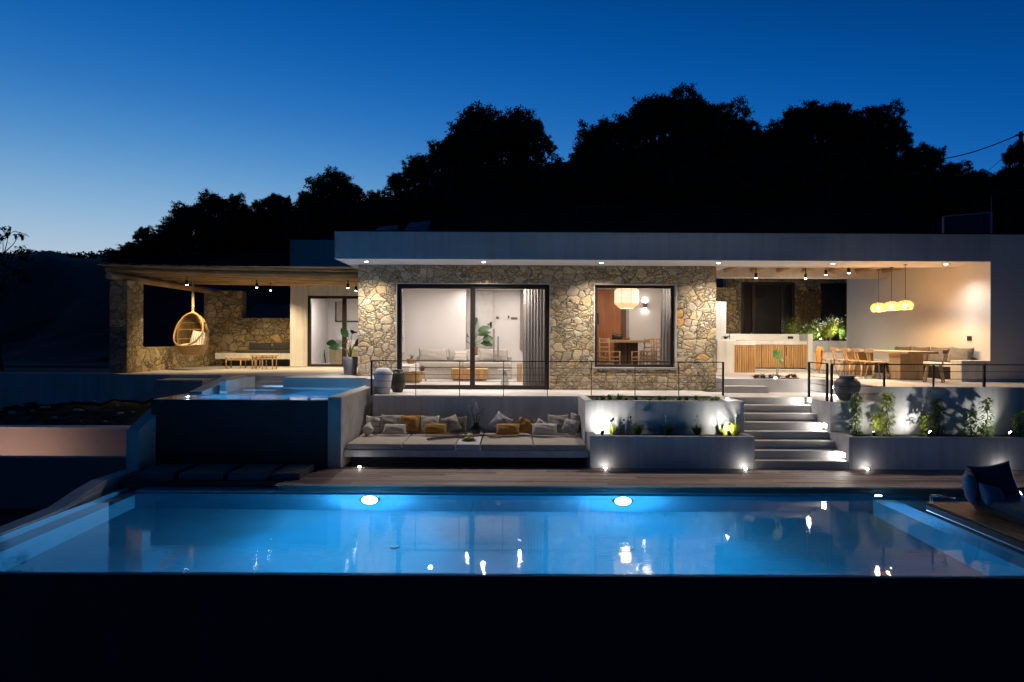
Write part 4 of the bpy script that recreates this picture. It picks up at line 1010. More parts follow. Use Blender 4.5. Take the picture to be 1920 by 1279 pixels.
mb.box(-11.45, -4.18, 19.3, 24.6, zb2+0.41, zb2+0.42)
for i in range(150):
    x = -11.5+7.2*r_.random(); y = skew(x)-0.3+0.25*r_.random(); mb.bar((x,y,zb2+0.42),(x+r_.uniform(0.1,0.4),y+r_.uniform(-0.1,0.1),zb2+0.42+r_.uniform(0.0,0.05)),0.012)
part('reed_cover', mb, M['reed'], t)
mb = MB(); mb.box(-11.8, -4.18, skew(-8)-1.0, skew(-8)-0.995, 0, 0.001)
def spot(x, y, z, label, power, col, aim, group, ang=85, drop=0.10, r=0.035):
    t = thing('spotlight', label, 'spotlight', (x, y, z-drop-0.14), 0, group)
    mb = MB(); mb.cyl((x,y,z),(x,y,z-drop),0.012,n=8); mb.cyl((x,y,z),(x,y,z-0.012),0.04,n=14); part('stem', mb, M['metal'], t)
    mb = MB(); mb.cyl((x,y,z-drop),(x,y,z-drop-0.14),r+0.008,n=18); part('housing', mb, M['metal'], t)
    mb = MB(); mb.cyl((x,y,z-drop-0.141),(x,y,z-drop-0.15),r,r*0.7,n=18); part('lens', mb, M['lens'], t)
    lamp('SPOT', (x,y,z-drop-0.17), power, col, t, 0.03, aim, ang, 0.8); return t
WARM = (1,0.74,0.40)
for (px, D, dep, lb) in ((350,20.6,0,'small black spotlight above the hanging chair'),(481,21.6,0,'black pergola spotlight left of the middle pair'),(507,22.9,0,'black pergola spotlight right of the middle pair'),(652,21.6,0,'black pergola spotlight above the potted plant'),(667,22.9,0,'black pergola spotlight nearest the stone corner')):
    x = X(px, D); t = spot(x, D, zb2+0.22, lb, 215, WARM, (x-0.15, D+0.9, 1.0), 'spotlights under the pergola', 125)
    if px == 350: lamp('SPOT', (x+0.1, D+0.12, 3.98), 110, WARM, t, 0.03, (-10.9, 22.6, 1.9), 110, 0.8)  # extra beam added beside the fixture to brighten the side wall
# hanging egg chair
cx_, cy2 = X(361.5,21.5), 21.5
t = thing('hanging_egg_chair', 'rattan egg chair hanging on a thick rope with striped cushion', 'hanging chair', (cx_, cy2, Z(668,21.5)), R(-14))
def rz_(z):
    q = (z-0.60)/0.72; return 0.50*math.sqrt(max(0.0, 1-q*q))*(1.0 if z > 0.5 else 1+0.10*(0.5-z))
mb = MB()
for i in range(46):
    ph = R(-22+224*i/45); pts = []
    for k in range(15):
        z = 0.02+1.28*k/14; r = rz_(z)*(0.98); pts.append((r*math.cos(ph), r*0.85*math.sin(ph), z))
    mb.tube(pts, 0.0055, 4)
part('woven_back', mb, M['rattan'], t, world=False)
mb = MB()
for z in (0.50, 0.80, 1.02):
    pts = [(rz_(z)*math.cos(R(-18+216*k/20)), rz_(z)*0.85*math.sin(R(-18+216*k/20)), z) for k in range(21)]
    mb.tube(pts, 0.013, 6)
part('hoops', mb, M['rattan'], t, world=False)
mb = MB(); vs = []; nn = 40; prof = [0.0,0.04,0.10,0.17,0.24,0.30]
for z in prof:
    for k in range(nn):
        a = 2*math.pi*k/nn; r = max(0.12, rz_(z+0.0))
        fy = 0.85 if math.sin(a) > 0 else 0.85+0.28*(z/0.3)
        vs.append((r*math.cos(a)*1.04, r*fy*math.sin(a)*1.04, z+ (0.02*math.cos(2*a) if z > 0.2 else 0)))
fs = [(i*nn+k, i*nn+(k+1)%nn, (i+1)*nn+(k+1)%nn, (i+1)*nn+k) for i in range(5) for k in range(nn)]+[tuple(range(nn))[::-1]]
mb.add(vs, fs, True)
o = part('seat_shell', mb, M['rattan'], t, world=False); so = o.modifiers.new('solid', 'SOLIDIFY'); so.thickness = 0.02
mb = MB(); pts = []
for k in range(48):   # rim: over the top, down both sides and round the front lip
    a = 2*math.pi*k/48; c_, s__ = math.cos(a), math.sin(a)
    z = 0.80+0.52*s__ if s__ > 0 else 0.80+0.52*s__
    xx = c_*(0.50-0.07*max(0,s__)+0.06*max(0,-s__)*(1 if s__>-0.8 else 0.8))
    yy = -0.16-0.30*max(0, -s__)**1.2+0.14*max(0, s__)
    pts.append((xx, yy, z))
mb.ring(pts, 0.028, 8); part('rim', mb, M['rattan'], t, world=False)
mb = MB()
for k in range(60):   # side weave between the rim and the back
    a = 2*math.pi*k/60; c_, s__ = math.cos(a), math.sin(a); z = 0.80+0.52*s__
    p0 = Vector((c_*0.51, -0.16-0.30*max(0,-s__)**1.2+0.14*max(0,s__), z)); zz = max(0.05, z-0.05)
    rr = rz_(min(1.3, zz)); ang = R(-20) if c_ > 0 else R(200)
    if s__ < -0.55: p1 = Vector((c_*0.36, -0.30, 0.16))
    else: p1 = Vector((rr*math.cos(ang), rr*0.85*math.sin(ang), zz))
    mb.tube([p0, (p0+p1)/2+Vector((c_*0.03,0,0)), p1], 0.007, 4)
part('side_weave', mb, M['rattan'], t, world=False)
stripe = fabric('grey_striped_cotton', (0.62,0.60,0.54), (0.72,0.70,0.63), ((0.20,0.21,0.21), 13, 'X', 0.32))
mb = pillow_mb(0.62, 0.56, 0.20, 77); m4 = Matrix.Translation((0.05,0.12,0.24)) @ Euler((R(-18),R(3),0)).to_matrix().to_4x4(); mb.v = [tuple(m4 @ Vector(v)) for v in mb.v]; part('back_cushion', mb, stripe, t, world=False)
mb = pillow_mb(0.78, 0.62, 0.16, 78); m4 = Matrix.Translation((0.0,-0.36,0.26)) @ Euler((R(-86),0,0)).to_matrix().to_4x4(); mb.v = [tuple(m4 @ Vector(v)) for v in mb.v]; part('seat_cushion', mb, M['cream'], t, world=False)
mb = MB(); top = zb2+0.25-Z(668,21.5)
for ph in (0, math.pi):
    pts = [(0.026*math.cos(ph+k*0.62), 0.026*math.sin(ph+k*0.62), 1.32+(top-1.32)*k/60) for k in range(61)]
    mb.tube(pts, 0.018, 6)
part('rope', mb, M['rope'], t, world=False)
mb = MB(); mb.ball((0,0,1.34), 0.055, n=10, m=7); mb.ball((0.05,0.0,1.30), 0.035); part('knot', mb, M['rope'], t, world=False)
# pergola bench
t = thing('pergola_bench', 'white floating bench slab in the back corner under the pergola', 'bench', (-9, 24.3, ZU))
mb = MB(); mb.box(-10.55, -7.82, 24.25, 25.18, 1.93, 2.14); part('slab', mb, M['plaster'], t, bevel=0.01)
mb = MB(); mb.box(-10.2, -7.82, 24.75, 25.19, ZU, 1.929); part('plinth', mb, M['dark_tile'], t)  # dark colour stands for the shade in the void beneath the bench
mattress(-9.85,-7.82,24.30,25.05,2.142,2.24,M['char'],'charcoal seat mattress on the white pergola bench', None, 'bench_mattress')
for (a, b, lb) in ((465,509,'long charcoal back cushion at the left of the pergola bench'),(510,546,'charcoal back cushion at the right of the pergola bench')):
    cushion(a, b, 641, 661, 24.85, M['char'], lb, lean=12, th=0.2, group='charcoal cushions on the pergola bench')
def slat_table(name, label, x0, x1, y0, y1, h, nleg):
    t = thing(name, label, 'table', ((x0+x1)/2,(y0+y1)/2,ZU))
    mb = MB(); n = max(3, int((y1-y0)/0.07)); w = (y1-y0)/n
    for i in range(n): mb.box(x0, x1, y0+i*w+0.004, y0+(i+1)*w-0.004, ZU+h-0.03, ZU+h)
    part('top', mb, M['wood_l'], t, bevel=0.003)
    for i in range(nleg):
        xx = x0+0.05+(x1-x0-0.1)*i/(nleg-1)
        for yy in (y0+0.05, y1-0.05):
            mb = MB(); mb.cyl((xx,yy,ZU),(xx,yy,ZU+h-0.03),0.018,0.022,10); part('leg', mb, M['wood_z'], t)
    mb = MB(); mb.bar((x0+0.05,y0+0.05,ZU+h-0.08),(x1-0.05,y0+0.05,ZU+h-0.08),0.02,0.04); mb.bar((x0+0.05,y1-0.05,ZU+h-0.08),(x1-0.05,y1-0.05,ZU+h-0.08),0.02,0.04); part('apron', mb, M['wood_l'], t)
slat_table('low_slatted_table', 'longer lower slatted wooden table under the pergola', X(426,22.8), X(486,22.8), 22.55, 23.05, 0.37, 3)
slat_table('slatted_side_table', 'shorter higher slatted wooden table under the pergola', X(477,22.4), X(520,22.4), 22.05, 22.5, 0.46, 3)
# small far building behind the pergola opening
t = thing('outbuilding', 'low dark outbuilding with sloping roof beyond the pergola back wall', 'building', (-9.5, 30, 1.6))
mb = MB(); mb.prism([(X(448,31),3.55),(X(560,31),3.55),(X(560,31),4.20),(X(478,31),4.20)], 'y', 31, 33); part('roof', mb, mottled('dim_roof', (0.12,0.12,0.12), (0.18,0.18,0.18), 1, 0.8, 0), t)
mb = MB(); mb.box(X(452,31)+0.05, X(560,31)-0.02, 31.15, 32.8, 1.3, 3.549); part('wall', mb, M['plaster'], t)
# solar panels and water tank frame on the roof
t = thing('solar_panel', 'tilted solar water heater panel on the roof, the larger one', 'solar panel', (-3, 20, ZF), 0, 'solar panels on the roof')
mb = MB(); mb.add([P(752,433,19.4)+Vector((0,0,-0.1)),P(797,433,19.4)+Vector((0,0,-0.1)),P(807,413.5,20.6),P(767,417.5,20.6)], [(0,1,2,3)]); o = part('panel', mb, mottled('panel_glass', (0.03,0.05,0.10), (0.05,0.08,0.15), 2, 0.5, 0), t); so = o.modifiers.new('solid', 'SOLIDIFY'); so.thickness = 0.07
mb = MB(); p_ = P(800,416,20.6); mb.bar((p_.x,p_.y,ZF-0.05),(p_.x,p_.y,p_.z-0.1),0.04); p_ = P(770,420,20.6); mb.bar((p_.x,p_.y,ZF-0.05),(p_.x,p_.y,p_.z-0.1),0.04); part('stand', mb, M['metal'], t)
t = thing('solar_panel', 'tilted solar water heater panel on the roof, the smaller one', 'solar panel', (-4, 21, ZF), 0, 'solar panels on the roof')
mb = MB(); mb.add([P(700,434,21)+Vector((0,0,-0.1)),P(742,434,21)+Vector((0,0,-0.1)),P(747,421.5,22),P(706,427,22)], [(0,1,2,3)]); o = part('panel', mb, bpy.data.materials['panel_glass'], t); so = o.modifiers.new('solid', 'SOLIDIFY'); so.thickness = 0.07
mb = MB(); p_ = P(742,424,22); mb.bar((p_.x,p_.y,ZF-0.05),(p_.x,p_.y,p_.z-0.1),0.04); p_ = P(709,429,22); mb.bar((p_.x,p_.y,ZF-0.05),(p_.x,p_.y,p_.z-0.1),0.04); part('stand', mb, M['metal'], t)
t = thing('roof_screen', 'dim blue framed screen box standing on the roof at the right', 'screen', (X(1812,22),22,ZF))
mb = MB(); a, b = X(1768,22), X(1858,22); za, zb3 = Z(406,22,1768), Z(398,22,1858); mb.prism([(a,ZF-0.1),(b,ZF-0.1),(b,zb3),(a,za)], 'y', 22.05, 22.10); part('sheet', mb, mottled('blue_sheet', (0.03,0.04,0.07), (0.05,0.06,0.09), 1, 0.6, 0), t)
mb = MB(); mb.bar((a,22,ZF-0.1),(a,22,za),0.04); mb.bar((b,22,ZF-0.1),(b,22,zb3),0.04); mb.bar((a,22,za),(b,22,zb3),0.03); part('frame', mb, M['plaster'], t)
mb = MB(); xx = X(1862,22); mb.cyl((xx,22.1,ZF-0.1),(xx,22.1,Z(366,22,1862)),0.015); part('mast', mb, M['pot'], t)
# utility pole and wire
D = 58.0
t = thing('utility_pole', 'dark wooden utility pole with wires on the right skyline', 'pole', P(1912,400,D))
mb = MB(); a, b = P(1912,420,D), P(1912.5,247,D); mb.cyl(a, b, 0.22, 0.15, 10); part('pole', mb, M['bark'], t)
mb = MB(); mb.bar(P(1903,254,D), P(1925,252,D), 0.14, 0.14); part('crossarm', mb, M['bark'], t)
mb = MB(); pts = []
for k in range(13):
    q = k/12; px = 1905-185*q; py = 254+50*q+ 9*math.sin(math.pi*q); pts.append(P(px, py, D+q*6))
mb.tube(pts, 0.05, 5); part('wire', mb, M['cable'], t)
mb = MB(); pts = [P(1910-75*k/8, 262+70*k/8+5*math.sin(math.pi*k/8), D+k*0.3) for k in range(9)]; mb.tube(pts, 0.02, 5); part('wire', mb, M['cable'], t)

# ================================================================== LIVING ROOM
def sofa_cushion(px0, px1, py0, py1, D, m, label, th=0.18, lean=10, **k):
    return cushion(px0, px1, py0, py1, D, m, label, lean=lean, th=th, group='cushions on the living room sofa', **k)
sx0, sx1 = X(779,23.4), X(960,23.4)
t = thing('sofa', 'long low beige sofa along the back of the living room', 'sofa', ((sx0+sx1)/2, 23.2, ZT+0.02))
mb = MB(); mb.box(sx0, sx1, 22.85, 23.85, ZT+0.021, 1.72); part('base', mb, M['sofa'], t, bevel=0.03)
for i in range(2):
    a = sx0+(sx1-sx0)*i/2; mb = MB(); mb.box(a+0.004, a+(sx1-sx0)/2-0.004, 22.80, 23.85, 1.722, 1.90); part('seat_cushion', mb, M['sofa'], t, bevel=0.04)
mb = MB(); mb.box(sx0, sx1, 23.65, 23.86, 1.9, 2.06); part('backrest', mb, M['sofa'], t, bevel=0.03)
mb = MB(); mb.box(X(779,22)-0.85, X(779,22)+0.02, 20.6, 22.8, ZT+0.021, 1.87); 
o = newobj('window_seat', mb, M['inner'], bevel=0.01); tag(o, 'white built-in side bench left of the sofa', 'bench')
sofa_cushion(784,840,653,677,23.45,M['sofa'],'wide plain beige back cushion at the left of the sofa')
sofa_cushion(840,884,654,677,23.5,M['sofa'],'plain beige back cushion behind the striped one')
sofa_cushion(850,875,656,677,23.2,M['cream_s'],'small cream cushion with dark stripes on the sofa', lean=18, th=0.12)
sofa_cushion(897,954,653,677,23.45,M['sofa'],'wide plain beige back cushion at the right of the sofa')
cx0, cx1 = X(846,21.9), X(914,21.9)
t = thing('block_coffee_table', 'square solid wood block coffee table with vertical grooves', 'coffee table', ((cx0+cx1)/2, 22.2, ZT+0.02))
mb = MB(); n = 10
for i in range(n): mb.box(cx0+(cx1-cx0)*i/n+0.003, cx0+(cx1-cx0)*(i+1)/n-0.003, 21.9, 22.65, ZT+0.07, ZT+0.38)
part('block', mb, M['wood_m'], t)
mb = MB(); mb.box(cx0+0.06, cx1-0.06, 21.96, 22.6, ZT+0.021, ZT+0.069); part('plinth', mb, M['wood_d'], t)
mb = MB(); mb.box(cx0-0.005, cx1+0.005, 21.89, 22.66, ZT+0.381, ZT+0.40); part('top', mb, M['wood_l'], t)
mb = MB(); mb.lathe([(0.08,0),(0.14,0.01),(0.15,0.03),(0.12,0.02),(0.001,0.015)], (X(868,22.1),22.15,ZT+0.401), 20); tag(newobj('tray', mb, M['cream']), 'small pale tray on the wooden block coffee table', 'tray')
mb = MB(); mb.box(X(787,20.6), X(828,21.2), 20.2, 21.5, ZT+0.021, ZT+0.035); tag(newobj('rug', mb, M['cream'], bevel=0.005), 'small cream rug on the living room floor', 'rug')
c = (X(772,20.7), 20.7, ZT+0.021)
t = thing('log_basket', 'woven basket with two hoop handles on the living room floor', 'basket', c)
mb = MB()
for k in range(14): mb.ring([(c[0]+(0.235+0.003*k)*math.cos(a*math.pi/12), c[1]+0.2*math.sin(a*math.pi/12), c[2]+0.015+k*0.025) for a in range(24)], 0.015, 5)
part('weave', mb, M['rattan'], t)
mb = MB(); mb.lathe([(0.2,0),(0.21,0.33),(0.19,0.33),(0.18,0.02),(0.001,0.02)], c, 18); part('liner', mb, M['rattan'], t)
for s_ in (-1, 1):
    mb = MB(); mb.tube([(c[0]+s_*0.20+0.07*math.cos(R(k*20)), c[1], c[2]+0.36+0.09*math.sin(R(k*20))) for k in range(10)], 0.008, 6); part('handle', mb, M['rattan'], t)
c = (X(792,21.4), 21.4, ZT+0.021)
t = thing('wooden_lantern', 'small wooden stand with dark jug beside the basket', 'stand', c)
mb = MB()
for a in range(3): mb.cyl((c[0]+0.12*math.cos(a*2.09),c[1]+0.12*math.sin(a*2.09),c[2]),(c[0]+0.06*math.cos(a*2.09),c[1]+0.06*math.sin(a*2.09),c[2]+0.30),0.03,n=8)
mb.cyl((c[0],c[1],c[2]+0.30),(c[0],c[1],c[2]+0.33),0.13,n=18); part('stool', mb, M['wood_l'], t)
mb = MB(); mb.lathe([(0.05,0),(0.075,0.05),(0.07,0.11),(0.03,0.14),(0.035,0.17),(0.001,0.17)], (c[0],c[1],c[2]+0.331), 18); part('jug', mb, M['black_pot'], t)
c = (X(946.5,20.2), 20.2, ZT+0.021)
t = thing('stone_side_table', 'small mushroom shaped grey side table inside the sliding door', 'side table', c)
mb = MB(); mb.lathe([(0.13,0),(0.13,0.02),(0.075,0.28),(0.055,0.42),(0.001,0.42)], c, 24); part('base', mb, M['plaster_rough'], t)
mb = MB(); mb.lathe([(0.20,0.421),(0.205,0.43),(0.205,0.455),(0.001,0.46)], c, 28); part('top', mb, M['plaster_rough'], t)
c = (X(974.5,21.9), 21.9, ZT+0.021)
mb = MB(); mb.lathe([(0.085,0),(0.09,0.01),(0.085,0.5),(0.10,0.53),(0.10,0.58),(0.001,0.58)], c, 18); tag(newobj('wooden_pedestal', mb, M['wood_z']), 'slim pale wooden pedestal beside the curtain', 'pedestal')
def curtain(name, label, x0, x1, y, z0, z1, m, folds, amp=0.05):
    mb = MB(); n = folds*8; vs = []; r = random.Random(folds)
    for i in range(n+1):
        q = i/n; a = amp*math.sin(q*folds*6.283)+0.3*amp*math.sin(q*folds*2.1+1)
        for z, f in ((z0,1.15),((z0+z1)/2,1.0),(z1,0.8)): vs.append((x0+(x1-x0)*q, y+a*f, z))
    fs = [(i*3+j, (i+1)*3+j, (i+1)*3+j+1, i*3+j+1) for i in range(n) for j in range(2)]
    mb.add(vs, fs, True); o = newobj(name, mb, m); s_ = o.modifiers.new('solid', 'SOLIDIFY'); s_.thickness = 0.006
    return tag(o, label, 'curtain')
curtain('curtain', 'taupe floor length curtain at the right of the sliding door', X(981,19.3), X(1032,19.3), 19.25, ZT+0.03, 4.4, M['curtain'], 9)
curtain('curtain', 'pale floor length curtain at the right of the dining window', X(1238,19.8), X(1266,19.8), 19.75, fd+0.01, 4.4, M['sheer'], 5)
c = (X(889,24.2), 24.2, 2.35)
t = thing('potted_strelitzia', 'broad leaved house plant in a terracotta pot behind the sofa', 'potted plant', c)
mb = MB(); mb.lathe([(0.11,-0.25),(0.12,-0.2),(0.145,0.06),(0.135,0.06),(0.001,0.03)], c, 22); part('pot', mb, mottled('terracotta', (0.22,0.09,0.05), (0.32,0.14,0.08), 5, 0.8, 0.2, 20), t)
broad_plant(t, (c[0],c[1],2.36), 7, 0.9, 0.5, 0.26, 9, M['banana'], dirs=[(0.1,-0.02,0.45),(0.28,0.0,0.30),(-0.18,0.0,0.40),(0.0,0.1,0.75),(0.22,0.05,0.16),(-0.22,0.05,0.2),(0.12,-0.1,0.6)])
mb = MB(); mb.box(c[0]-0.2, c[0]+0.2, 24.0, 24.4, ZT+0.021, 2.098); tag(newobj('plant_stand', mb, M['inner'], bevel=0.01), 'white plinth under the house plant behind the sofa', 'plinth')
c = (X(771,22.2), 22.2, 1.871)
t = thing('small_plant_basket', 'small brown basket of dry plants on the white side bench', 'potted plant', c)
mb = MB(); mb.lathe([(0.10,0),(0.13,0.05),(0.145,0.16),(0.13,0.16),(0.001,0.12)], c, 20); part('basket', mb, wood('brown_basket', (0.25,0.11,0.04), (0.42,0.21,0.08), 0.7, 'x', 30), t)
mb = MB(); lf = MB(); branchy(mb, lf, (c[0],c[1],c[2]+0.12), 10, 0.18, 0.16, 8, 0.05, 8); part('stems', mb, M['bark'], t); part('leaves', lf, mottled('dry_leaf', (0.10,0.08,0.04), (0.22,0.17,0.09), 6, 0.8, 0), t)

# ================================================================== DINING ROOM
tz = 2.675
ta, tb, ty0, ty1 = X(1137,20.6), X(1218,20.6), 20.5, 21.9
t = thing('dining_table', 'heavy oak indoor dining table on dark pedestal behind the window', 'table', ((ta+tb)/2, 21.2, fd))
mb = MB(); mb.box(ta, tb, ty0, ty1, tz-0.08, tz); part('tabletop', mb, M['wood_l'], t, bevel=0.008)
mb = MB(); mb.box(X(1157,20.9), X(1176,20.9), 20.8, 21.5, fd, tz-0.081); part('pedestal', mb, M['wood_d'], t, bevel=0.006)
mb = MB(); mb.box(X(1177,20.9), X(1195,20.9), 20.78, 21.5, fd, tz-0.081); part('pedestal', mb, M['wood_d'], t, bevel=0.006)
def rope_chair():
    t = thing('ladderback_chair', 'wooden chair with woven rope seat beside the indoor table', 'chair', (0,0,0), 0, 'rope seat chairs round the indoor table')
    W_, Dp = 0.21, 0.20
    for sx in (-1,1):
        mb = MB(); mb.cyl((sx*W_,-Dp,0),(sx*W_,-Dp,0.46),0.019,0.021,10); part('leg', mb, M['wood_z'], t, world=False)
        mb = MB(); mb.cyl((sx*W_,Dp,0),(sx*W_*0.98,Dp+0.03,0.86),0.020,0.018,10); part('leg', mb, M['wood_z'], t, world=False)
    mb = MB()
    for z in (0.15, 0.27):
        mb.cyl((-W_,-Dp,z),(W_,-Dp,z),0.011,n=7); mb.cyl((-W_,Dp,z),(W_,Dp,z),0.011,n=7)
        mb.cyl((-W_,-Dp,z+0.03),(-W_,Dp,z+0.03),0.011,n=7); mb.cyl((W_,-Dp,z+0.03),(W_,Dp,z+0.03),0.011,n=7)
    part('stretcher', mb, M['wood_l'], t, world=False)
    mb = MB()
    for k in range(16): y = -Dp+0.01+k*(2*Dp-0.02)/15; mb.cyl((-W_-0.01,y,0.445),(W_+0.01,y,0.445),0.0135,n=6)
    part('seat', mb, M['rope'], t, world=False)
    for z in (0.58, 0.72, 0.82):
        mb = MB(); mb.tube([(-W_,Dp+0.02,z),(0,Dp+0.045,z),(W_,Dp+0.02,z)], 0.016, 7); part('back_rail', mb, M['wood_l'], t, world=False)
    return t
ch = rope_chair()
pl = [((X(1146,20.0),20.25),R(125),'rope seat chair drawn out at the left of the indoor table'),((X(1122,21.2),21.2),R(92),'rope seat chair half cut off by the window frame'),
      ((X(1203,20.3),20.3),R(-70),'rope seat chair nearest the glass at the right of the indoor table'),((X(1222,20.9),20.9),R(-85),'rope seat chair by the pale curtain'),((X(1214,21.7),21.75),R(-95),'rope seat chair farthest at the right of the indoor table')]
for i, ((x, y), rz, lb) in enumerate(pl):
    if i == 0: ch.location = (x,y,fd); ch.rotation_euler.z = rz; ch['label'] = lb
    else: dup(ch, (x,y,fd), rz, lb)
c = (X(1157,21.0), 21.0, tz)
t = thing('black_bag', 'slouched black bag with handles on the indoor table', 'bag', c)
mb = pillow_mb(0.34, 0.17, 0.2, 12); mb.v = [(v[0]+c[0], v[1]+c[1], v[2]+c[2]) for v in mb.v]; part('body', mb, M['black_rubber'], t)
mb = MB(); mb.tube([(c[0]-0.09+0.08*math.cos(R(180-k*22)), c[1]-0.05, c[2]+0.13+0.08*math.sin(R(k*22))) for k in range(9)], 0.009, 6); part('handle', mb, M['black_rubber'], t)
mb = MB(); mb.lathe([(0.05,0),(0.09,0.02),(0.12,0.06),(0.11,0.06),(0.001,0.02)], (X(1175,20.9),20.9,tz), 22); tag(newobj('bowl', mb, wood('bowl_wood', (0.35,0.12,0.05), (0.5,0.2,0.09))), 'reddish bowl on the indoor table beside the bag', 'bowl')
# paper lantern: octagonal, notched corners
c = (X(1176,20.4), 20.5, Z(557.5,20.5,1176))
t = thing('paper_lantern', 'large glowing octagonal paper lantern over the indoor table', 'pendant lamp', c)
def octa(r, n=8, rot=R(12)): return [(c[0]+r*math.cos(rot+2*math.pi*k/n), c[1]+r*math.sin(rot+2*math.pi*k/n)) for k in range(n)]
zz = [(-0.34,0.20),(-0.325,0.24),(-0.215,0.375),(-0.20,0.392),(0.19,0.392),(0.205,0.375),(0.30,0.27),(0.33,0.20),(0.34,0.18)]
mb = MB(); vs = []
for z, r in zz: vs += [(x,y,c[2]+z) for x, y in octa(r)]
fs = [(i*8+k, i*8+(k+1)%8, (i+1)*8+(k+1)%8, (i+1)*8+k) for i in range(len(zz)-1) for k in range(8)]
mb.add(vs, fs)
m, t_, p = nodes('lantern_paper'); v_ = coords(t_); sp_ = ng(t_, 'ShaderNodeSeparateXYZ'); t_.links.new(v_, sp_.inputs[0])
gr = ramp(t_, ng(t_, 'ShaderNodeMath', operation='MULTIPLY_ADD').outputs[0], [(0,(1,0.42,0.10)),(0.38,(1,0.52,0.18)),(0.5,(1,0.78,0.50)),(1,(1,0.80,0.55))])  # glow gradient painted into the emission, orange below and paler above
ma = [n_ for n_ in t_.nodes if n_.type == 'MATH'][0]; t_.links.new(sp_.outputs[2], ma.inputs[0]); ma.inputs[1].default_value = 1.4; ma.inputs[2].default_value = 0.75
t_.links.new(gr, p.inputs['Emission Color']); p.inputs['Emission Strength'].default_value = 0.95; p.inputs['Base Color'].default_value = (0.8,0.75,0.65,1)
part('shade', mb, m, t)
mb = MB()
for k in range(8):
    pts = [(octa(r+0.004)[k][0], octa(r+0.004)[k][1], c[2]+z) for z, r in zz]
    mb.tube(pts, 0.004, 4)
mb.ring([(x,y,c[2]-0.20) for x, y in octa(0.398)], 0.004, 4); mb.ring([(x,y,c[2]+0.195) for x, y in octa(0.396)], 0.004, 4)
part('ribs', mb, M['wood_l'], t)
mb = MB(); mb.cyl((c[0],c[1],c[2]+0.3),(c[0],c[1],4.45),0.006,n=6); part('cord', mb, M['cable'], t)
lamp('POINT', (c[0],c[1]-0.0,c[2]-0.42), 22, (1,0.72,0.45), t, 0.15)
lamp('POINT', (c[0]+0.6,c[1]-0.3,c[2]), 7, (1,0.78,0.55), t, 0.15)
x = X(1209.5,22.7)
t = thing('wall_sconce', 'grey up and down wall light beside the paper lantern', 'wall light', (x, 22.7, Z(572.5,22.7,1209)))
z = Z(572.5,22.7,1209); mb = MB(); mb.box(x-0.065, x+0.065, 22.68, 22.797, z-0.085, z+0.085); part('housing', mb, M['greyf'], t, bevel=0.004)
for s_ in (-1, 1):
    mb = MB(); mb.box(x-0.05, x+0.05, 22.69, 22.78, z+s_*0.087-0.001, z+s_*0.087+0.001); part('lens', mb, M['lens'], t)
    lamp('SPOT', (x, 22.74, z+s_*0.10), 1.6, (1,0.88,0.75), t, 0.02, (x, 22.80, z+s_*1.0), 75, 0.7)

# ================================================================== BEDROOM
yb_ = 27.9
t = thing('towel_ladder', 'thin black leaning ladder rail with towel in the bedroom', 'ladder', (X(605,yb_), yb_, ZU))
a0, a1 = P(590,583,yb_+0.3), P(604,683,yb_-0.2); b0, b1 = P(598,583,yb_+0.3), P(611,683,yb_-0.2)
for a, b in ((a0,a1),(b0,b1)):
    mb = MB(); mb.cyl(a, b, 0.022, n=8); part('rail', mb, M['metal'], t)
for q in (0.16, 0.29, 0.72, 0.84):
    mb = MB(); mb.cyl(a0.lerp(a1,q), b0.lerp(b1,q), 0.016, n=7); part('rung', mb, M['metal'], t)
q0 = a0.lerp(a1,0.36); q1 = b0.lerp(b1,0.36)
mb = MB(); nn = 8; vs = []
for i in range(nn+1):
    for j in range(7):
        p_ = (q0.lerp(q1, i/nn))+Vector((0.04*j/6+0.03*math.sin(j*1.3+i), -0.03-0.02*math.sin(i*1.9), -0.62*j/6)); vs.append(p_)
mb.add(vs, [(i*7+j,(i+1)*7+j,(i+1)*7+j+1,i*7+j+1) for i in range(nn) for j in range(6)], True)
o = newobj('hanging_towel', mb, M['cream']); so = o.modifiers.new('solid', 'SOLIDIFY'); so.thickness = 0.03; tag(o, 'white towel hanging on the bedroom ladder rail', 'towel')
t = thing('bed', 'bed with olive cover and cushions beyond the bedroom door', 'bed', (X(650,26.2), 26.2, ZU))
bx0 = X(621,26.0)
mb = MB(); mb.box(bx0, -4.6, 25.8, 27.6, ZU+0.03, ZU+0.40); part('base', mb, M['beige'], t, bevel=0.03)
mb = MB(); mb.box(bx0+0.02, -4.6, 25.85, 27.55, ZU+0.401, ZU+0.62); part('mattress', mb, M['cream'], t, bevel=0.05)
mb = MB(); mb.box(bx0-0.04, -4.62, 25.78, 26.7, ZU+0.12, ZU+0.66); part('bedspread', mb, fabric('olive_spread', (0.30,0.27,0.16), (0.42,0.38,0.25)), t, bevel=0.06)
for k, (px, D, m_, lb) in enumerate(((640,26.9,M['greyf'],'grey pillow on the bed nearest the wall'),(655,26.6,M['beige'],'beige pillow on the bed by the door mullion'))):
    cushion(px-14, px+14, 635, 655, D, m_, lb, lean=25, th=0.2, group='pillows on the bed')
mb = MB(); mb.box(X(632,28.3), X(642,28.3), 28.2, 28.44, ZU+0.3, Z(622,28.3)); tag(newobj('bedside_shelf', mb, M['inner']), 'white bedside niche shelf on the bedroom wall', 'shelf')

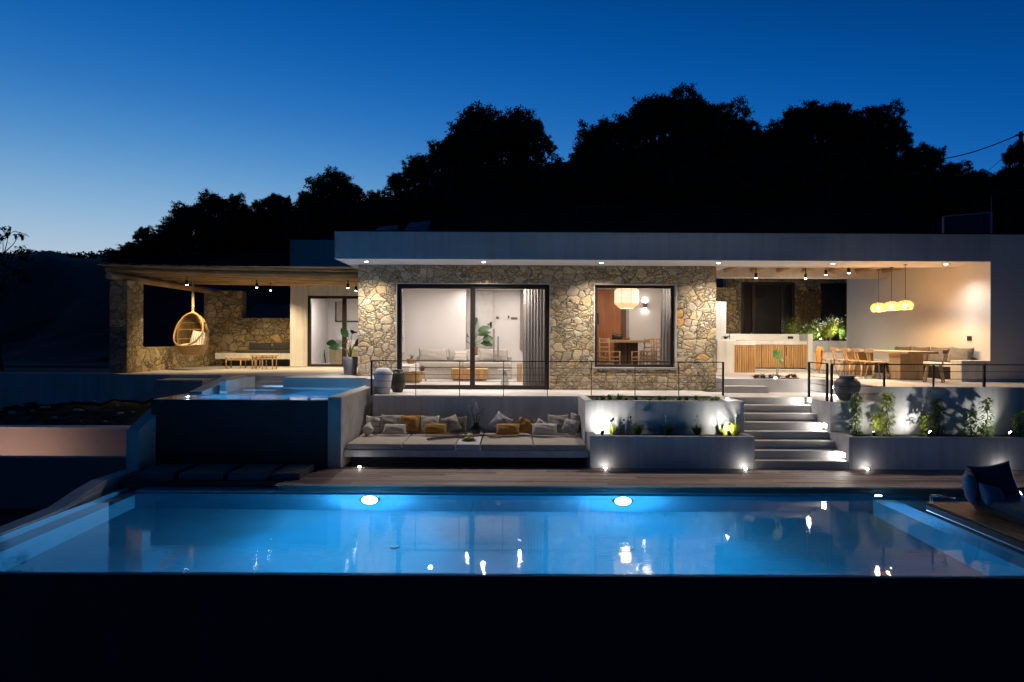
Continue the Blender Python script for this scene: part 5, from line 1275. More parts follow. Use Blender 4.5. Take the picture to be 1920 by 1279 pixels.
# ================================================================== OUTDOOR KITCHEN
t = thing('outdoor_kitchen', 'white rendered outdoor kitchen counter with vertical teak slat doors', 'kitchen counter', (8.5, 22, ZU))
ct = 2.665
k0, k1, k2, k3 = X(1366,21.3), X(1377,21.3), X(1418,21.3), X(1515,22.9)
k4 = X(1524,22.9)
mb = MB(); mb.box(k0-0.35, k1, 21.3, 23.6, ZU, ct+0.0); mb.box(k1, k2, 21.36, 23.6, ct-0.14, ct); mb.box(k2-0.02, k3, 22.96, 23.6, ct-0.13, ct-0.001); mb.box(k3, k4, 22.9, 23.75, ZU, 2.9); mb.box(k1, k3, 23.0, 23.6, ZU, ZU+0.05)
part('body', mb, M['plaster'], t, bevel=0.006)
mb = MB(); mb.box(k0-0.35, k3, 23.602, 23.75, ZU, 2.9); mb.box(k0-0.36, k0+0.02, 21.34, 23.6, ct+0.001, 2.72); part('splashback', mb, M['inner'], t)
mb = MB(); mb.box(k1+0.02, k2-0.02, 21.5, 23.5, ZU, ct-0.141); mb.box(k2, k3-0.02, 23.1, 23.5, ZU+0.05, ct-0.14); part('carcass', mb, M['wood_d'], t)
def slat_door(x0, x1, y, z0, z1, n):
    mb = MB(); w = (x1-x0)/n
    for i in range(n): mb.box(x0+i*w+0.009, x0+(i+1)*w-0.009, y, y+0.03, z0, z1)
    o = part('slatted_door', mb, M['wood_m'], t)
    mb = MB(); mb.box(x0+0.003, x1-0.003, y+0.031, y+0.045, z0, z1); part('backing', mb, M['wood_d'], o)
    return o
slat_door(k1+0.005, k2-0.005, 21.34, ZU+0.005, ct-0.145, 12)
w = (k3-k2)/3
for i in range(3):
    o = slat_door(k2+0.02+i*w, k2+0.01+(i+1)*w, 22.98, ZU+0.09, ct-0.14, 10)
    if i != 1:
        mb = MB(); xx = k2+0.06+i*w if i == 0 else k2+0.06+i*w; mb.bar((xx,22.955,ct-0.5),(xx,22.955,ct-0.2),0.016); part('handle', mb, M['metal'], o)
mb = MB(); xs_ = X(1477,23.6); mb.box(xs_, xs_+0.18, 23.58, 23.601, 2.735, 2.82); o = part('socket', mb, M['metal'], t)
mb = MB(); mb.tube([(X(1370,23),23.1,2.72),(X(1370,23),23.1,2.93),(X(1372,23)+0.03,23.1,2.96),(X(1386,23),23.1,2.96),(X(1386,23),23.1,2.93)], 0.012, 8); part('tap', mb, M['metal'], t)
mb = MB(); mb.box(X(1383,23.2), X(1397,23.2), 23.1, 23.35, ct+0.001, ct+0.03); tag(newobj('chopping_board', mb, M['cream'], bevel=0.004), 'pale board lying on the kitchen counter', 'board')
t = thing('low_kitchen_wall', 'low white wall stepping down from the kitchen counter to the bushes', 'wall', (10.4, 23.2, ZU))
mb = MB(); mb.box(k4+0.002, X(1605,23.4), 23.1, 23.3, ZU, 2.27); part('front_ledge', mb, M['plaster'], t, bevel=0.01)
mb = MB(); mb.box(k4+0.002, 13.0, 24.4, 24.6, ZU, 2.67); part('back_ledge', mb, M['plaster'], t, bevel=0.01)
mb = MB(); mb.box(k4, 13, 24.6, 25.6, ZU, 2.60); part('soil', mb, M['soil'], t)
mb = MB(); mb.box(k4+0.01, X(1605,23.4), 23.3, 24.4, ZU, 2.15); part('lower_soil', mb, M['soil'], t)
for (px, D, lb) in ((1417,20.2,'black ceiling spotlight above the left end of the kitchen counter'),(1510,20.3,'black ceiling spotlight above the right end of the kitchen counter'),(1548,19.6,'black ceiling spotlight left of the brightest one'),(1591,19.0,'black ceiling spotlight nearest the pendant lamps')):
    x = X(px, D); spot(x, D, 5.01-0.12, lb, 190, (1,0.84,0.62), (x+0.05, D+2.2, 1.8), 'spotlights on the timber ceiling', 125, drop=(0.22 if px < 1520 else 0.18))
# pendants
def pendant(x, y, label, zt_=None):
    zc = 3.62
    t = thing('woven_pendant', label, 'pendant lamp', (x, y, zc), 0, 'woven pendants over the outdoor table')
    mb = MB(); prof = [(0.035,0.13),(0.09,0.12),(0.145,0.09),(0.178,0.05),(0.19,0.0),(0.188,-0.05),(0.175,-0.085),(0.168,-0.105)]
    for i in range(len(prof)*2-1):
        q = i/2; k = int(q); f = q-k; a, b = prof[k], prof[min(k+1,len(prof)-1)]; r = a[0]*(1-f)+b[0]*f; z = a[1]*(1-f)+b[1]*f
        mb.ring([(x+r*math.cos(j*math.pi/14), y+r*math.sin(j*math.pi/14), zc+z) for j in range(28)], 0.006, 4)
    for j in range(30):
        a = 2*math.pi*j/30; mb.tube([(x+r*math.cos(a), y+r*math.sin(a), zc+z) for r, z in prof], 0.005, 4)
    m_ = bpy.data.materials.get('glowing_rattan')
    if not m_:
        m_, t_, p_ = nodes('glowing_rattan'); p_.inputs['Base Color'].default_value = (0.8,0.52,0.24,1); p_.inputs['Roughness'].default_value = 0.6
    part('woven_shade', mb, m_, t)
    mb = MB(); mb.lathe([(0.03,0.11),(0.12,0.085),(0.155,0.04),(0.165,-0.01),(0.155,-0.07),(0.15,-0.08)], (x,y,zc), 24); mb.f = mb.f[:-2]; mb.sm = mb.sm[:-2]
    m2 = bpy.data.materials.get('shade_liner')
    if not m2:
        m2 = bpy.data.materials.new('shade_liner'); m2.use_nodes = True; tt = m2.node_tree
        for n_ in list(tt.nodes): tt.nodes.remove(n_)
        o_ = tt.nodes.new('ShaderNodeOutputMaterial'); d_ = tt.nodes.new('ShaderNodeBsdfTranslucent'); r_ = tt.nodes.new('ShaderNodeBsdfTransparent'); x_ = tt.nodes.new('ShaderNodeMixShader')
        d_.inputs[0].default_value = (1,0.62,0.28,1); r_.inputs[0].default_value = (1,0.82,0.60,1); x_.inputs[0].default_value = 0.10
        tt.links.new(r_.outputs[0], x_.inputs[1]); tt.links.new(d_.outputs[0], x_.inputs[2]); tt.links.new(x_.outputs[0], o_.inputs[0])
    part('liner', mb, m2, t)
    mb = MB(); mb.cyl((x,y,zc+0.11),(x,y,ZS),0.0065,n=6); mb.cyl((x,y,ZS-0.02),(x,y,ZS-0.001),0.05,n=16); mb.cyl((x,y,zc+0.03),(x,y,zc+0.14),0.02,n=10); part('cord', mb, M['cable'], t)
    mb = MB(); mb.ball((x,y,zc-0.01), 0.045, n=14, m=9); o = part('bulb', mb, emit('warm_bulb', (1,0.78,0.5), 70), t)
    lamp('POINT', (x,y,zc-0.062), 120, (1,0.57,0.22), o, 0.04)
pendant(10.25, 17.80, 'woven dome pendant nearest the camera over the outdoor table')
pendant(10.25, 18.45, 'woven dome pendant in the middle of the three')
pendant(10.25, 19.10, 'woven dome pendant farthest back of the three')
# outdoor table
t = thing('outdoor_dining_table', 'long pale wooden outdoor dining table on wide box pedestals', 'table', (10.4, 19.2, ZU))
mb = MB(); mb.box(10.0, 10.78, 17.25, 21.3, 2.36, 2.42); part('tabletop', mb, M['wood_l'], t, bevel=0.008)
for y0 in (17.75, 20.2):
    mb = MB()
    for k in range(5): mb.box(10.1+k*0.12, 10.1+(k+1)*0.12-0.004, y0, y0+0.55, ZU, 2.359)
    part('pedestal', mb, M['wood_z'], t, bevel=0.004)
def dining_chair():
    t = thing('outdoor_chair', 'pale wooden chair with curved top rail', 'chair', (0,0,0), 0, 'wooden chairs at the outdoor table')
    mb = MB(); pts = []
    for k in range(20):
        a = 2*math.pi*k/20; c_, s_ = math.cos(a), math.sin(a); pts.append((0.22*math.copysign(abs(c_)**0.7,c_), 0.21*math.copysign(abs(s_)**0.7,s_)))
    mb.prism(pts[::-1], 'z', 0.425, 0.455); part('seat', mb, M['wood_l'], t, world=False, bevel=0.006)
    for sx in (-1,1):
        for sy in (-1,1):
            mb = MB(); mb.cyl((sx*0.215,sy*0.20,0),(sx*0.13,sy*0.13,0.425),0.017,0.023,9); part('leg', mb, M['wood_z'], t, world=False)
    for sx in (-0.055,0.055):
        mb = MB(); mb.bar((sx,0.17,0.44),(sx*1.3,0.25,0.75),0.042,0.022,up=(0,1,0)); part('back_slat', mb, M['wood_z'], t, world=False)
    mb = MB(); vs = []
    for k in range(9):
        q = -1+k/4; vs += [(q*0.215,0.265-0.07*q*q,0.70),(q*0.215,0.285-0.07*q*q,0.70),(q*0.215,0.295-0.07*q*q,0.80),(q*0.215,0.272-0.07*q*q,0.80)]
    fs = [(k*4+j, k*4+(j+1)%4, (k+1)*4+(j+1)%4, (k+1)*4+j) for k in range(8) for j in range(4)]+[(3,2,1,0),(32,33,34,35)]
    mb.add(vs, fs); part('top_rail', mb, M['wood_l'], t, world=False, bevel=0.006)
    return t
ch = dining_chair()
spots_ = [(9.80,18.35,R(88),'pale wooden chair nearest the railing on the long side of the table'),(9.78,19.0,R(96),'second wooden chair from the railing on the long side'),(9.80,19.65,R(90),'third wooden chair from the railing on the long side'),(9.80,20.3,R(92),'fourth wooden chair from the railing, next to the draped one'),(9.72,21.0,R(84),'wooden chair draped with the orange shawl'),(10.42,16.85,R(-128),'pale wooden chair at the head of the table facing the bench')]
for i, (x, y, rz, lb) in enumerate(spots_):
    if i == 0: ch.location = (x,y,ZU); ch.rotation_euler.z = rz; ch['label'] = lb
    else: dup(ch, (x,y,ZU), rz, lb)
# shawl on the far chair (draped over its top rail)
mb = MB(); vs = []; nu, nv = 12, 16
for i in range(nu+1):
    for j in range(nv+1):
        u = i/nu; v = j/nv; s_ = v*1.15-0.35
        x = 9.46 if s_ > 0 else 9.46; off = -0.05 if s_ > 0 else 0.05
        vs.append((9.45+off*min(1,abs(s_)*8)+0.02*math.sin(u*14+v*3), 20.82+0.30*u+0.03*math.sin(v*5)-0.06*v*(u-0.5), ZU+0.83-abs(s_)*0.85*(1-0.12*math.sin(u*6))))
mb.add(vs, [(i*(nv+1)+j,(i+1)*(nv+1)+j,(i+1)*(nv+1)+j+1,i*(nv+1)+j+1) for i in range(nu) for j in range(nv)], True)
o = newobj('shawl', mb, M['orange_f']); so = o.modifiers.new('solid', 'SOLIDIFY'); so.thickness = 0.012; tag(o, 'bright orange shawl draped over the farthest chair back', 'shawl')
# bench on the right
t = thing('dining_bench', 'white built-in bench with end block along the dining wall', 'bench', (11.6, 18, ZU))
mb = MB(); mb.box(11.24, 11.955, 17.06, 17.5, ZU, 2.20); part('end_block', mb, M['plaster'], t, bevel=0.01)
mb = MB(); mb.box(11.25, 11.955, 17.502, 22.5, 2.02, 2.11); part('seat', mb, M['plaster'], t, bevel=0.01)
mb = MB(); mb.box(11.55, 11.95, 17.502, 22.5, ZU, 2.019); part('plinth', mb, M['dark_tile'], t)  # dark block painted in for the shaded void below the seat
for (y, w_, lb) in ((17.95,0.95,'dark grey bolster cushion nearest the white bench end block'),(18.85,0.85,'dark grey bolster cushion second from the bench end block'),(19.75,0.85,'dark grey bolster cushion third from the bench end block'),(20.65,0.85,'dark grey bolster cushion farthest along the dining bench')):
    o = newobj('bolster_cushion', pillow_mb(w_, 0.44, 0.26, int(y*10), 16), M['greyf']); o.location = (11.74, y, 2.10); o.rotation_euler = (R(-14), 0, R(-90)); tag(o, lb, 'cushion', 'dark cushions along the dining bench')
t = thing('glass_vase', 'clear glass vase with small leaves on the bench end block', 'vase', (11.62, 17.25, 2.2))
mb = MB(); mb.lathe([(0.05,0),(0.055,0.01),(0.05,0.26),(0.047,0.26),(0.045,0.02),(0.001,0.02)], (11.55,17.25,2.202), 20); part('vase', mb, M['glass'], t)
mb = MB(); lf = MB(); branchy(mb, lf, (11.55,17.25,2.24), 5, 0.2, 0.05, 3, 0.04, 5); part('stems', mb, M['green'], t); part('leaves', lf, M['green'], t)
mb = MB(); yy = 17.62; mb.box(11.94, 11.957, 17.75, 17.92, 2.70, 2.82); tag(newobj('wall_socket', mb, M['metal']), 'bronze wall socket above the right end of the dining bench', 'socket')

# ================================================================== GARDEN LIGHTS
def ground_light(x, y, z, label, power=5, group='uplights along the back of the timber deck', dirv=(0,-0.25,1), col=(1,0.94,0.88), cat='deck light', r=0.032):
    t = thing('deck_light' if cat == 'deck light' else 'garden_spotlight', label, cat, (x, y, z), 0, group)
    d = Vector(dirv).normalized(); p0 = Vector((x,y,z))
    if cat == 'deck light':
        mb = MB(); mb.lathe([(r+0.012,0.0),(r+0.012,0.012),(r,0.014),(0.001,0.010)], (x,y,z), 18); part('housing', mb, M['metal'], t)
        mb = MB(); mb.ball((x,y,z+0.018), r, 1, 1, 0.8, 14, 8); part('lens', mb, emit('deck_lens', (1,0.95,0.9), 35) if not bpy.data.materials.get('deck_lens') else bpy.data.materials['deck_lens'], t)
        lamp('POINT', (x,y-0.02,z+0.06), power, col, t, 0.02)
    else:
        mb = MB(); mb.cyl((x,y,z-0.04),(x,y,z+0.06),0.008,n=6); part('stake', mb, M['metal'], t)
        h0 = p0+Vector((0,0,0.085)); mb = MB(); mb.cyl(h0-d*0.045, h0+d*0.045, 0.032, 0.038, 14); part('head', mb, M['metal'], t)
        mb = MB(); mb.cyl(h0+d*0.0455, h0+d*0.052, 0.032, 0.028, 14); part('lens', mb, M['lens'], t)
        lamp('SPOT', h0+d*0.07, power, col, t, 0.015, h0+d*2, 150, 1.0)
    return t
for px, lb in ((675,'small bright deck light below the left end of the seating'),(1136,'small bright deck light below the left of the centre planter'),(1399,'small bright deck light at the foot of the stairs'),(1627,'small bright deck light right of the stairs'),(1883,'small bright deck light behind the navy cushions')):
    ground_light(X(px,14.16), 14.16, 0.005, lb, 0.25)
GL = 'small spotlights among the plants'
SP = (1,0.97,0.88)
ground_light(X(1130,14.50), 14.50, 0.62, 'small black spotlight lighting the left of the planter wall', 27, GL, (0.35,1,0.6), SP, 'garden light')
ground_light(X(1368,14.50), 14.50, 0.62, 'small black spotlight lighting the right of the planter wall', 27, GL, (0.0,1,0.6), SP, 'garden light')
ground_light(X(1752,14.62), 14.70, 0.62, 'small garden spotlight between the climbing plants', 36, GL, (-0.9,0.25,0.75), SP, 'garden light')
ground_light(X(1640,14.47), 14.47, 0.62, 'small garden spotlight beside the brightest climbing plant', 19, GL, (0.1,0.75,1.0), SP, 'garden light')
ground_light(X(1900,14.62), 14.65, 0.62, 'small garden spotlight near the picture edge', 30, GL, (-0.8,0.25,0.7), SP, 'garden light')
ground_light(X(1362,15.3), 15.2, 1.36, 'small bright light on the corner of the centre planter', 2.5, None)
ground_light(X(1457,17.95), 18.05, ZU, 'bright ground light among the dark red plants', 7, None)
ground_light(X(1592,24.7), 24.68, 2.62, 'garden spotlight shining into the white flowering bush', 220, GL, (-0.9,0.05,0.45), SP, 'garden light')
ground_light(X(1540,24.7), 24.66, 2.62, 'added unseen spotlight brightening the green bushes behind the low wall', 110, GL, (-0.8,0.1,0.7), SP, 'garden light')  # additional lamp put in because the bushes stayed unlit
ground_light(X(1536,23.6), 23.7, 2.16, 'bright light over the low plants beside the counter', 6, None)
ground_light(X(1913,11.2), 11.2, 0.20, 'bright lamp behind the navy cushions on the platform', 9, None, col=(0.25,0.45,1.0), r=0.05)

# ================================================================== PLANTS
def grass_tuft(x, y, z, h, n, seed, label, m, flower=False, group='small plants in the lower planter', name='grass_tuft', droop=0.5):
    r = random.Random(seed); t = thing(name, label, 'plant', (x,y,z), 0, group)
    mb = MB(); fl = MB()
    for i in range(n):
        a = r.uniform(0,6.28); s_ = r.uniform(0.1,0.75)*h; d = Vector((math.cos(a)*s_, math.sin(a)*s_*0.7, h*r.uniform(0.5,1)))
        b = Vector((x+math.cos(a)*0.02, y+math.sin(a)*0.02, z-0.01)); e = b+d
        mid = b.lerp(e,0.55)+Vector((0,0,h*0.12)); w = 0.008
        sd = Vector((-math.sin(a),math.cos(a),0))*w; e2 = e-Vector((0,0,droop*s_*0.4))
        mb.add([b-sd,b+sd,mid+sd*0.9,mid-sd*0.9,e2], [(0,1,2,3),(3,2,4)], True)
    part('blades', mb, m, t)
    if flower:
        for k in range(3):
            a = r.uniform(0,6.28); e = Vector((x+math.cos(a)*0.05, y+math.sin(a)*0.05, z+h*r.uniform(1.0,1.35)))
            s2 = MB(); s2.cyl((x,y,z),e,0.003,n=4); s2.ball(e, 0.018, 1,1,1.5, 7, 5); part('flower', s2, M['white_flower'], t)
    return t
tl = [(1150,0.22,'pale green seedling lit at the left end of the lower planter','green_y'),(1197,0.27,'bushy grass plant left of centre in the lower planter','green'),(1253,0.26,'thin white flowered plant at the dark centre of the planter','green'),(1309,0.26,'white flowered tuft right of centre in the lower planter','green'),(1360,0.22,'low yellow grass beside the lit corner spotlight','green_y'),(1378,0.30,'yellow lit ornamental grass at the right end of the planter','green_y')]
for i, (px, h, lb, mm) in enumerate(tl):
    grass_tuft(X(px,14.7), 14.74, 0.615, h*1.25, 110 if h > 0.25 else 70, 100+i, lb, M[mm], i in (2,3,5))
# seed head stems at the left of the planter
t = thing('poppy_stems', 'thin dark stems with round seed heads at the left of the planter', 'plant', (X(1160,14.6),14.65,0.615))
for k in range(7):
    r = random.Random(k+40); x = X(1143+k*7,14.65); z = 0.615+r.uniform(0.28,0.42); e = (x+r.uniform(-0.08,0.08), 14.66+r.uniform(-0.04,0.08), z)
    mb = MB(); mb.tube([(x,14.66,0.61),(x+0.01,14.66,(0.61+z)/2),e], 0.0035, 4); mb.ball(e, 0.022, 1,1,1.3, 8, 6); part('stem', mb, M['bark'], t)
tops = [(1117,0.1),(1130,0.14),(1147,0.13),(1159,0.2),(1175,0.08),(1197,0.10),(1215,0.08),(1238,0.13),(1252,0.10),(1270,0.14),(1288,0.11),(1312,0.12),(1330,0.10),(1345,0.13)]
for i, (px, h) in enumerate(tops):
    x = X(px,15.5)
    grass_tuft(x, 15.25+0.25*(i%3), 1.30, h*1.25, 60, 200+i, 'short green plant in the top planter tier, '+['at its far left end','second from the left','third from the left','fourth from the left, a taller one','fifth from the left, a low one','sixth from the left','seventh from the left, a low one','in the middle of the row','just right of the middle','fifth from the right','fourth from the right, a low one','third from the right','second from the right','at its far right end'][i], M['green'], False, 'low green plants in the top of the centre planter', 'planter_greenery')
mb = MB(); r = random.Random(5)
for k in range(900):
    x = r.uniform(1.9,4.7); y = r.uniform(15.1,16.2); a = r.uniform(0,6.28)
    mb.leaf((x,y,1.30), (math.cos(a),math.sin(a),r.uniform(0.2,1)), (0,0,1), r.uniform(0.03,0.07), 0.02, 0.2, 2)
tag(newobj('ground_cover', mb, M['green']), 'low green ground cover on the top planter soil', 'plants', kind='stuff')
mb = MB()
for k in range(1500):
    if k%3 == 0: x = r.uniform(1.85,4.9)
    else: x = r.uniform(7.3,15)
    y = r.uniform(14.45,14.9); a = r.uniform(0,6.28)
    mb.leaf((x,y,0.62), (math.cos(a),math.sin(a),r.uniform(0.1,0.8)), (0,0,1), r.uniform(0.02,0.05), 0.016, 0.2, 2)
tag(newobj('leaf_litter', mb, mottled('dry_litter', (0.08,0.06,0.03), (0.16,0.17,0.06), 6, 0.8, 0)), 'sparse dry leaves and seedlings on the planter soil', 'ground cover', kind='stuff')
def climber(px, y, h, wd, n, seed, label, m, dense=1.0, ll=0.085, group='climbing plants in the right planter', lean=0.0, z0=0.615):
    r = random.Random(seed); x = X(px, y); t = thing('climbing_plant', label, 'plant', (x,y,z0), 0, group)
    pts = [(x+lean*k/8+0.03*math.sin(k*1.7+seed), y+0.02*math.sin(k*2.1), z0-0.01+h*k/8) for k in range(9)]
    mb = MB(); mb.tube(pts, [0.012-0.001*k for k in range(9)], 6); part('stem', mb, M['bark'], t)
    lf = MB()
    for k in range(int(n*1.9)):
        q = r.random()**0.8*7.99; p = Vector(pts[int(q)]).lerp(Vector(pts[int(q)+1]), q-int(q)); a = r.uniform(0,6.28)
        o_ = Vector((math.cos(a)*wd*r.random()**0.6, math.sin(a)*wd*0.6*r.random(), r.uniform(-0.03,0.03)))
        lf.leaf(p+o_, (math.cos(a),math.sin(a)*0.7,r.uniform(-0.7,0.5)), (0,0,1), ll*r.uniform(0.6,1.3), ll*0.45, 0.3, 2)
    part('leaves', lf, m, t); return t
climber(1606, 14.9, 0.92, 0.085, 300, 1, 'dense dark climbing column of leaves below the big urn', M['green'])
climber(1664, 14.95, 0.95, 0.13, 330, 2, 'bright yellow green climber rising to the railing post', M['green_y'])
climber(1648, 14.8, 0.50, 0.14, 160, 3, 'short brightly lit yellow green bush at the climber foot', M['green_y'])
climber(1738, 14.9, 0.52, 0.12, 90, 4, 'thin pale seedling left of the garden spotlight', M['green_y'])
climber(1760, 15.0, 0.82, 0.09, 170, 5, 'slender green climber just right of the garden spotlight', M['green'])
climber(1822, 14.8, 0.58, 0.16, 150, 6, 'airy shrub between two taller climbers', M['green'])
climber(1851, 14.85, 0.86, 0.10, 140, 7, 'tall thin bare stemmed climber casting a wide shadow', M['green'], ll=0.09)
climber(1842, 14.75, 0.30, 0.22, 60, 17, 'low spreading sprig at the foot of the bare stemmed climber', M['green'])
climber(1914, 14.8, 0.6, 0.15, 170, 8, 'yellow green shrub at the right edge of the planter', M['green_y'])
climber(1612, 14.7, 0.12, 0.04, 16, 9, 'tiny dark seedling at the foot of the leaf column', M['banana'])
# red leaved plants and monstera in front of kitchen
for i, px in enumerate((1418,1432,1446,1462,1478,1492)):
    r = random.Random(i+70); x = X(px,18.15); y = 18.15+0.08*(i%2); t = thing('red_leaf_plant', ['low dark red leaved plant at the left end of the kitchen bed','second dark red leaved plant from the left in the kitchen bed','dark red leaved plant just left of the bright bed light','dark red leaved plant just right of the bright bed light','second dark red leaved plant from the right in the kitchen bed','low dark red leaved plant at the right end of the kitchen bed'][i], 'plant', (x,y,ZU), 0, 'dark red plants in front of the kitchen counter')
    lf = MB()
    for k in range(34):
        a = r.uniform(0,6.28); lf.leaf((x+r.uniform(-0.05,0.05),y+r.uniform(-0.04,0.04),ZU+r.uniform(0,0.05)), (math.cos(a),math.sin(a),r.uniform(0.3,1.4)), (0,0,1), r.uniform(0.09,0.19), 0.045, 0.3, 2)
    part('leaves', lf, M['purple'], t)
mb = MB(); mb.lathe([(0.62,0.0),(0.60,0.012),(0.3,0.02),(0.001,0.022)], (X(1456,18.2),18.2,ZU), 30); o = newobj('planting_bed', mb, M['soil']); o.scale = (1,0.35,1); o.location = (0, 18.2*0.65, 0); tag(o, kind='structure')
c = (X(1457,18.5), 18.5, ZU)
t = thing('monstera', 'single stemmed plant with large split leaf in front of the teak doors', 'plant', c)
mb = MB(); mb.tube([c,(c[0]-0.01,c[1],ZU+0.3),(c[0]+0.02,c[1],ZU+0.55)], [0.012,0.01,0.008], 6); mb.tube([c,(c[0]+0.05,c[1],ZU+0.25),(c[0]+0.08,c[1]-0.02,ZU+0.38)], [0.01,0.008,0.006], 6); part('stem', mb, M['green'], t)
def monstera_leaf(ctr, r0, tilt):
    mb = MB(); vs = [(0,0,0)]; n = 40
    for k in range(n+1):
        a = -math.pi*0.93+2*math.pi*0.93*k/n; rr = r0*(0.92+0.10*math.cos(a))*(0.62 if (k%7) in (0,) and 3 < k < 37 else 1.0)
        vs.append((rr*math.sin(a), 0.10*r0*math.sin(a*2), rr*math.cos(a)*1.15))
    m4 = Matrix.Translation(ctr) @ Euler(tilt).to_matrix().to_4x4()
    mb.add([m4 @ Vector(v) for v in vs], [(0,k+1,k+2) for k in range(n)], True); return mb
lm = mottled('monstera_leaf', (0.05,0.14,0.02), (0.12,0.26,0.05), 4, 0.4, 0)
part('leaf', monstera_leaf((c[0]+0.0,c[1]-0.02,ZU+0.66), 0.135, (R(15),R(200),0)), lm, t)
part('leaf', monstera_leaf((c[0]+0.10,c[1]-0.03,ZU+0.46), 0.07, (R(25),R(160),R(10))), lm, t)
# bushes behind the low wall
def bush(px, D, z0, w, h, n, seed, label, m, flower=0, group='bushes behind the kitchen wall', ll=0.07):
    r = random.Random(seed); x = X(px,D); t = thing('garden_bush', label, 'bush', (x,D,z0), 0, group)
    st = MB(); lf = MB(); fl = MB(); tips = []
    for k in range(16):
        a = r.uniform(0,6.28); q = r.random()**0.5; e = Vector((x+math.cos(a)*w*q, D+math.sin(a)*0.25*q, z0+h*(0.55+0.45*r.random())*(1-0.35*q)))
        st.tube([(x+r.uniform(-0.2,0.2)*w,D,z0-0.02), Vector((x,D,z0)).lerp(e,0.55)+Vector((r.uniform(-0.05,0.05),0,0.05)), e], [0.010,0.007,0.003], 5); tips.append(e)
    for k in range(n):
        e = r.choice(tips); p = Vector((x,D,z0)).lerp(e, r.uniform(0.35,1.06))+Vector((r.gauss(0,0.07),r.gauss(0,0.06),r.gauss(0,0.06)))
        a = r.uniform(0,6.28); lf.leaf(p, (math.cos(a),math.sin(a),r.uniform(-0.5,0.8)), (0,0,1), ll*r.uniform(0.6,1.3), ll*0.42, 0.3, 2)
    part('stems', st, M['bark'], t); part('leaves', lf, m, t)
    for k in range(flower):
        e = r.choice(tips); f = MB(); p = e+Vector((r.gauss(0,0.09),-0.08+r.gauss(0,0.05),r.gauss(0,0.05)+0.03)); f.ball(p, 0.02, 1,1,0.7, 7, 5); part('flower', f, M['white_flower'], t)
    return t
bush(1487,24.95,2.60,0.42,1.1,850,11,'open yellow green bush left in the bed behind the counter', M['green_y'])
bush(1522,24.9,2.58,0.40,0.90,1100,12,'dense green bush between the yellow one and the flowering one', M['green'], 10)
bush(1552,24.9,2.58,0.48,1.25,1700,13,'full green bush covered with small white flowers', M['green_y'], 60)
bush(1585,24.95,2.58,0.40,1.2,1200,14,'tall dark leaved bush beside the dining wall', M['green'], 12)
bush(1405,25.2,2.50,0.16,0.62,60,15,'small pale sprig with white blossom in front of the dark door', M['white_flower'], 4)
bush(1360,22.9,2.72,0.22,0.10,150,16,'low green succulents at the left end of the counter', M['green'], ll=0.05)
bush(1540,23.8,2.13,0.35,0.22,260,18,'low green plants lit by the lamp beside the counter', M['green'], ll=0.06)
# creeper on the courtyard wall
mb = MB(); r = random.Random(21)
for k in range(1500):
    q = r.random()**0.75; px = 1514+r.gauss(0,1)*(7+15*q); py = 625-80*q
    if px < 1492 or px > 1538 : continue
    p = P(px, py, 26.97)+Vector((0,-r.random()*0.08,0)); a = r.uniform(0,6.28)
    mb.leaf(p, (math.cos(a),-0.4,math.sin(a)), (0,-1,0.2), r.uniform(0.06,0.12), 0.045, 0.2, 2)
tag(newobj('wall_creeper', mb, mottled('brown_creeper', (0.09,0.055,0.02), (0.20,0.13,0.05), 6, 0.8, 0)), 'dry brown creeper spreading on the courtyard stone between the dark doors', 'creeper')

# ================================================================== TREES
def leaf_cloud(tips, n, spread, size, seed):
    g = np.random.default_rng(seed); tips = np.array(tips)
    idx = g.integers(0, len(tips), n)
    c = tips[idx]+g.normal(0, 1, (n,3))*spread*np.array([1,1,0.75])
    a = g.normal(0, 1, (n,3)); a /= np.linalg.norm(a, axis=1)[:,None]
    b = g.normal(0, 1, (n,3)); b -= (b*a).sum(1)[:,None]*a; b /= np.linalg.norm(b, axis=1)[:,None]
    s_ = size*g.uniform(0.6, 1.5, (n,1))
    v = np.empty((n,4,3)); v[:,0] = c-a*s_; v[:,1] = c+b*s_*0.38; v[:,2] = c+a*s_; v[:,3] = c-b*s_*0.38
    return v.reshape(-1,3)
def mesh_from_quads(name, v, m):
    n = len(v)//4; me = bpy.data.meshes.new(name)
    me.vertices.add(len(v)); me.vertices.foreach_set('co', v.astype(np.float32).ravel())
    me.loops.add(4*n); me.loops.foreach_set('vertex_index', np.arange(4*n, dtype=np.int32))
    me.polygons.add(n); me.polygons.foreach_set('loop_start', np.arange(0, 4*n, 4, dtype=np.int32)); me.polygons.foreach_set('loop_total', np.full(n, 4, dtype=np.int32))
    me.update(); me.validate(); me.materials.append(m); return me
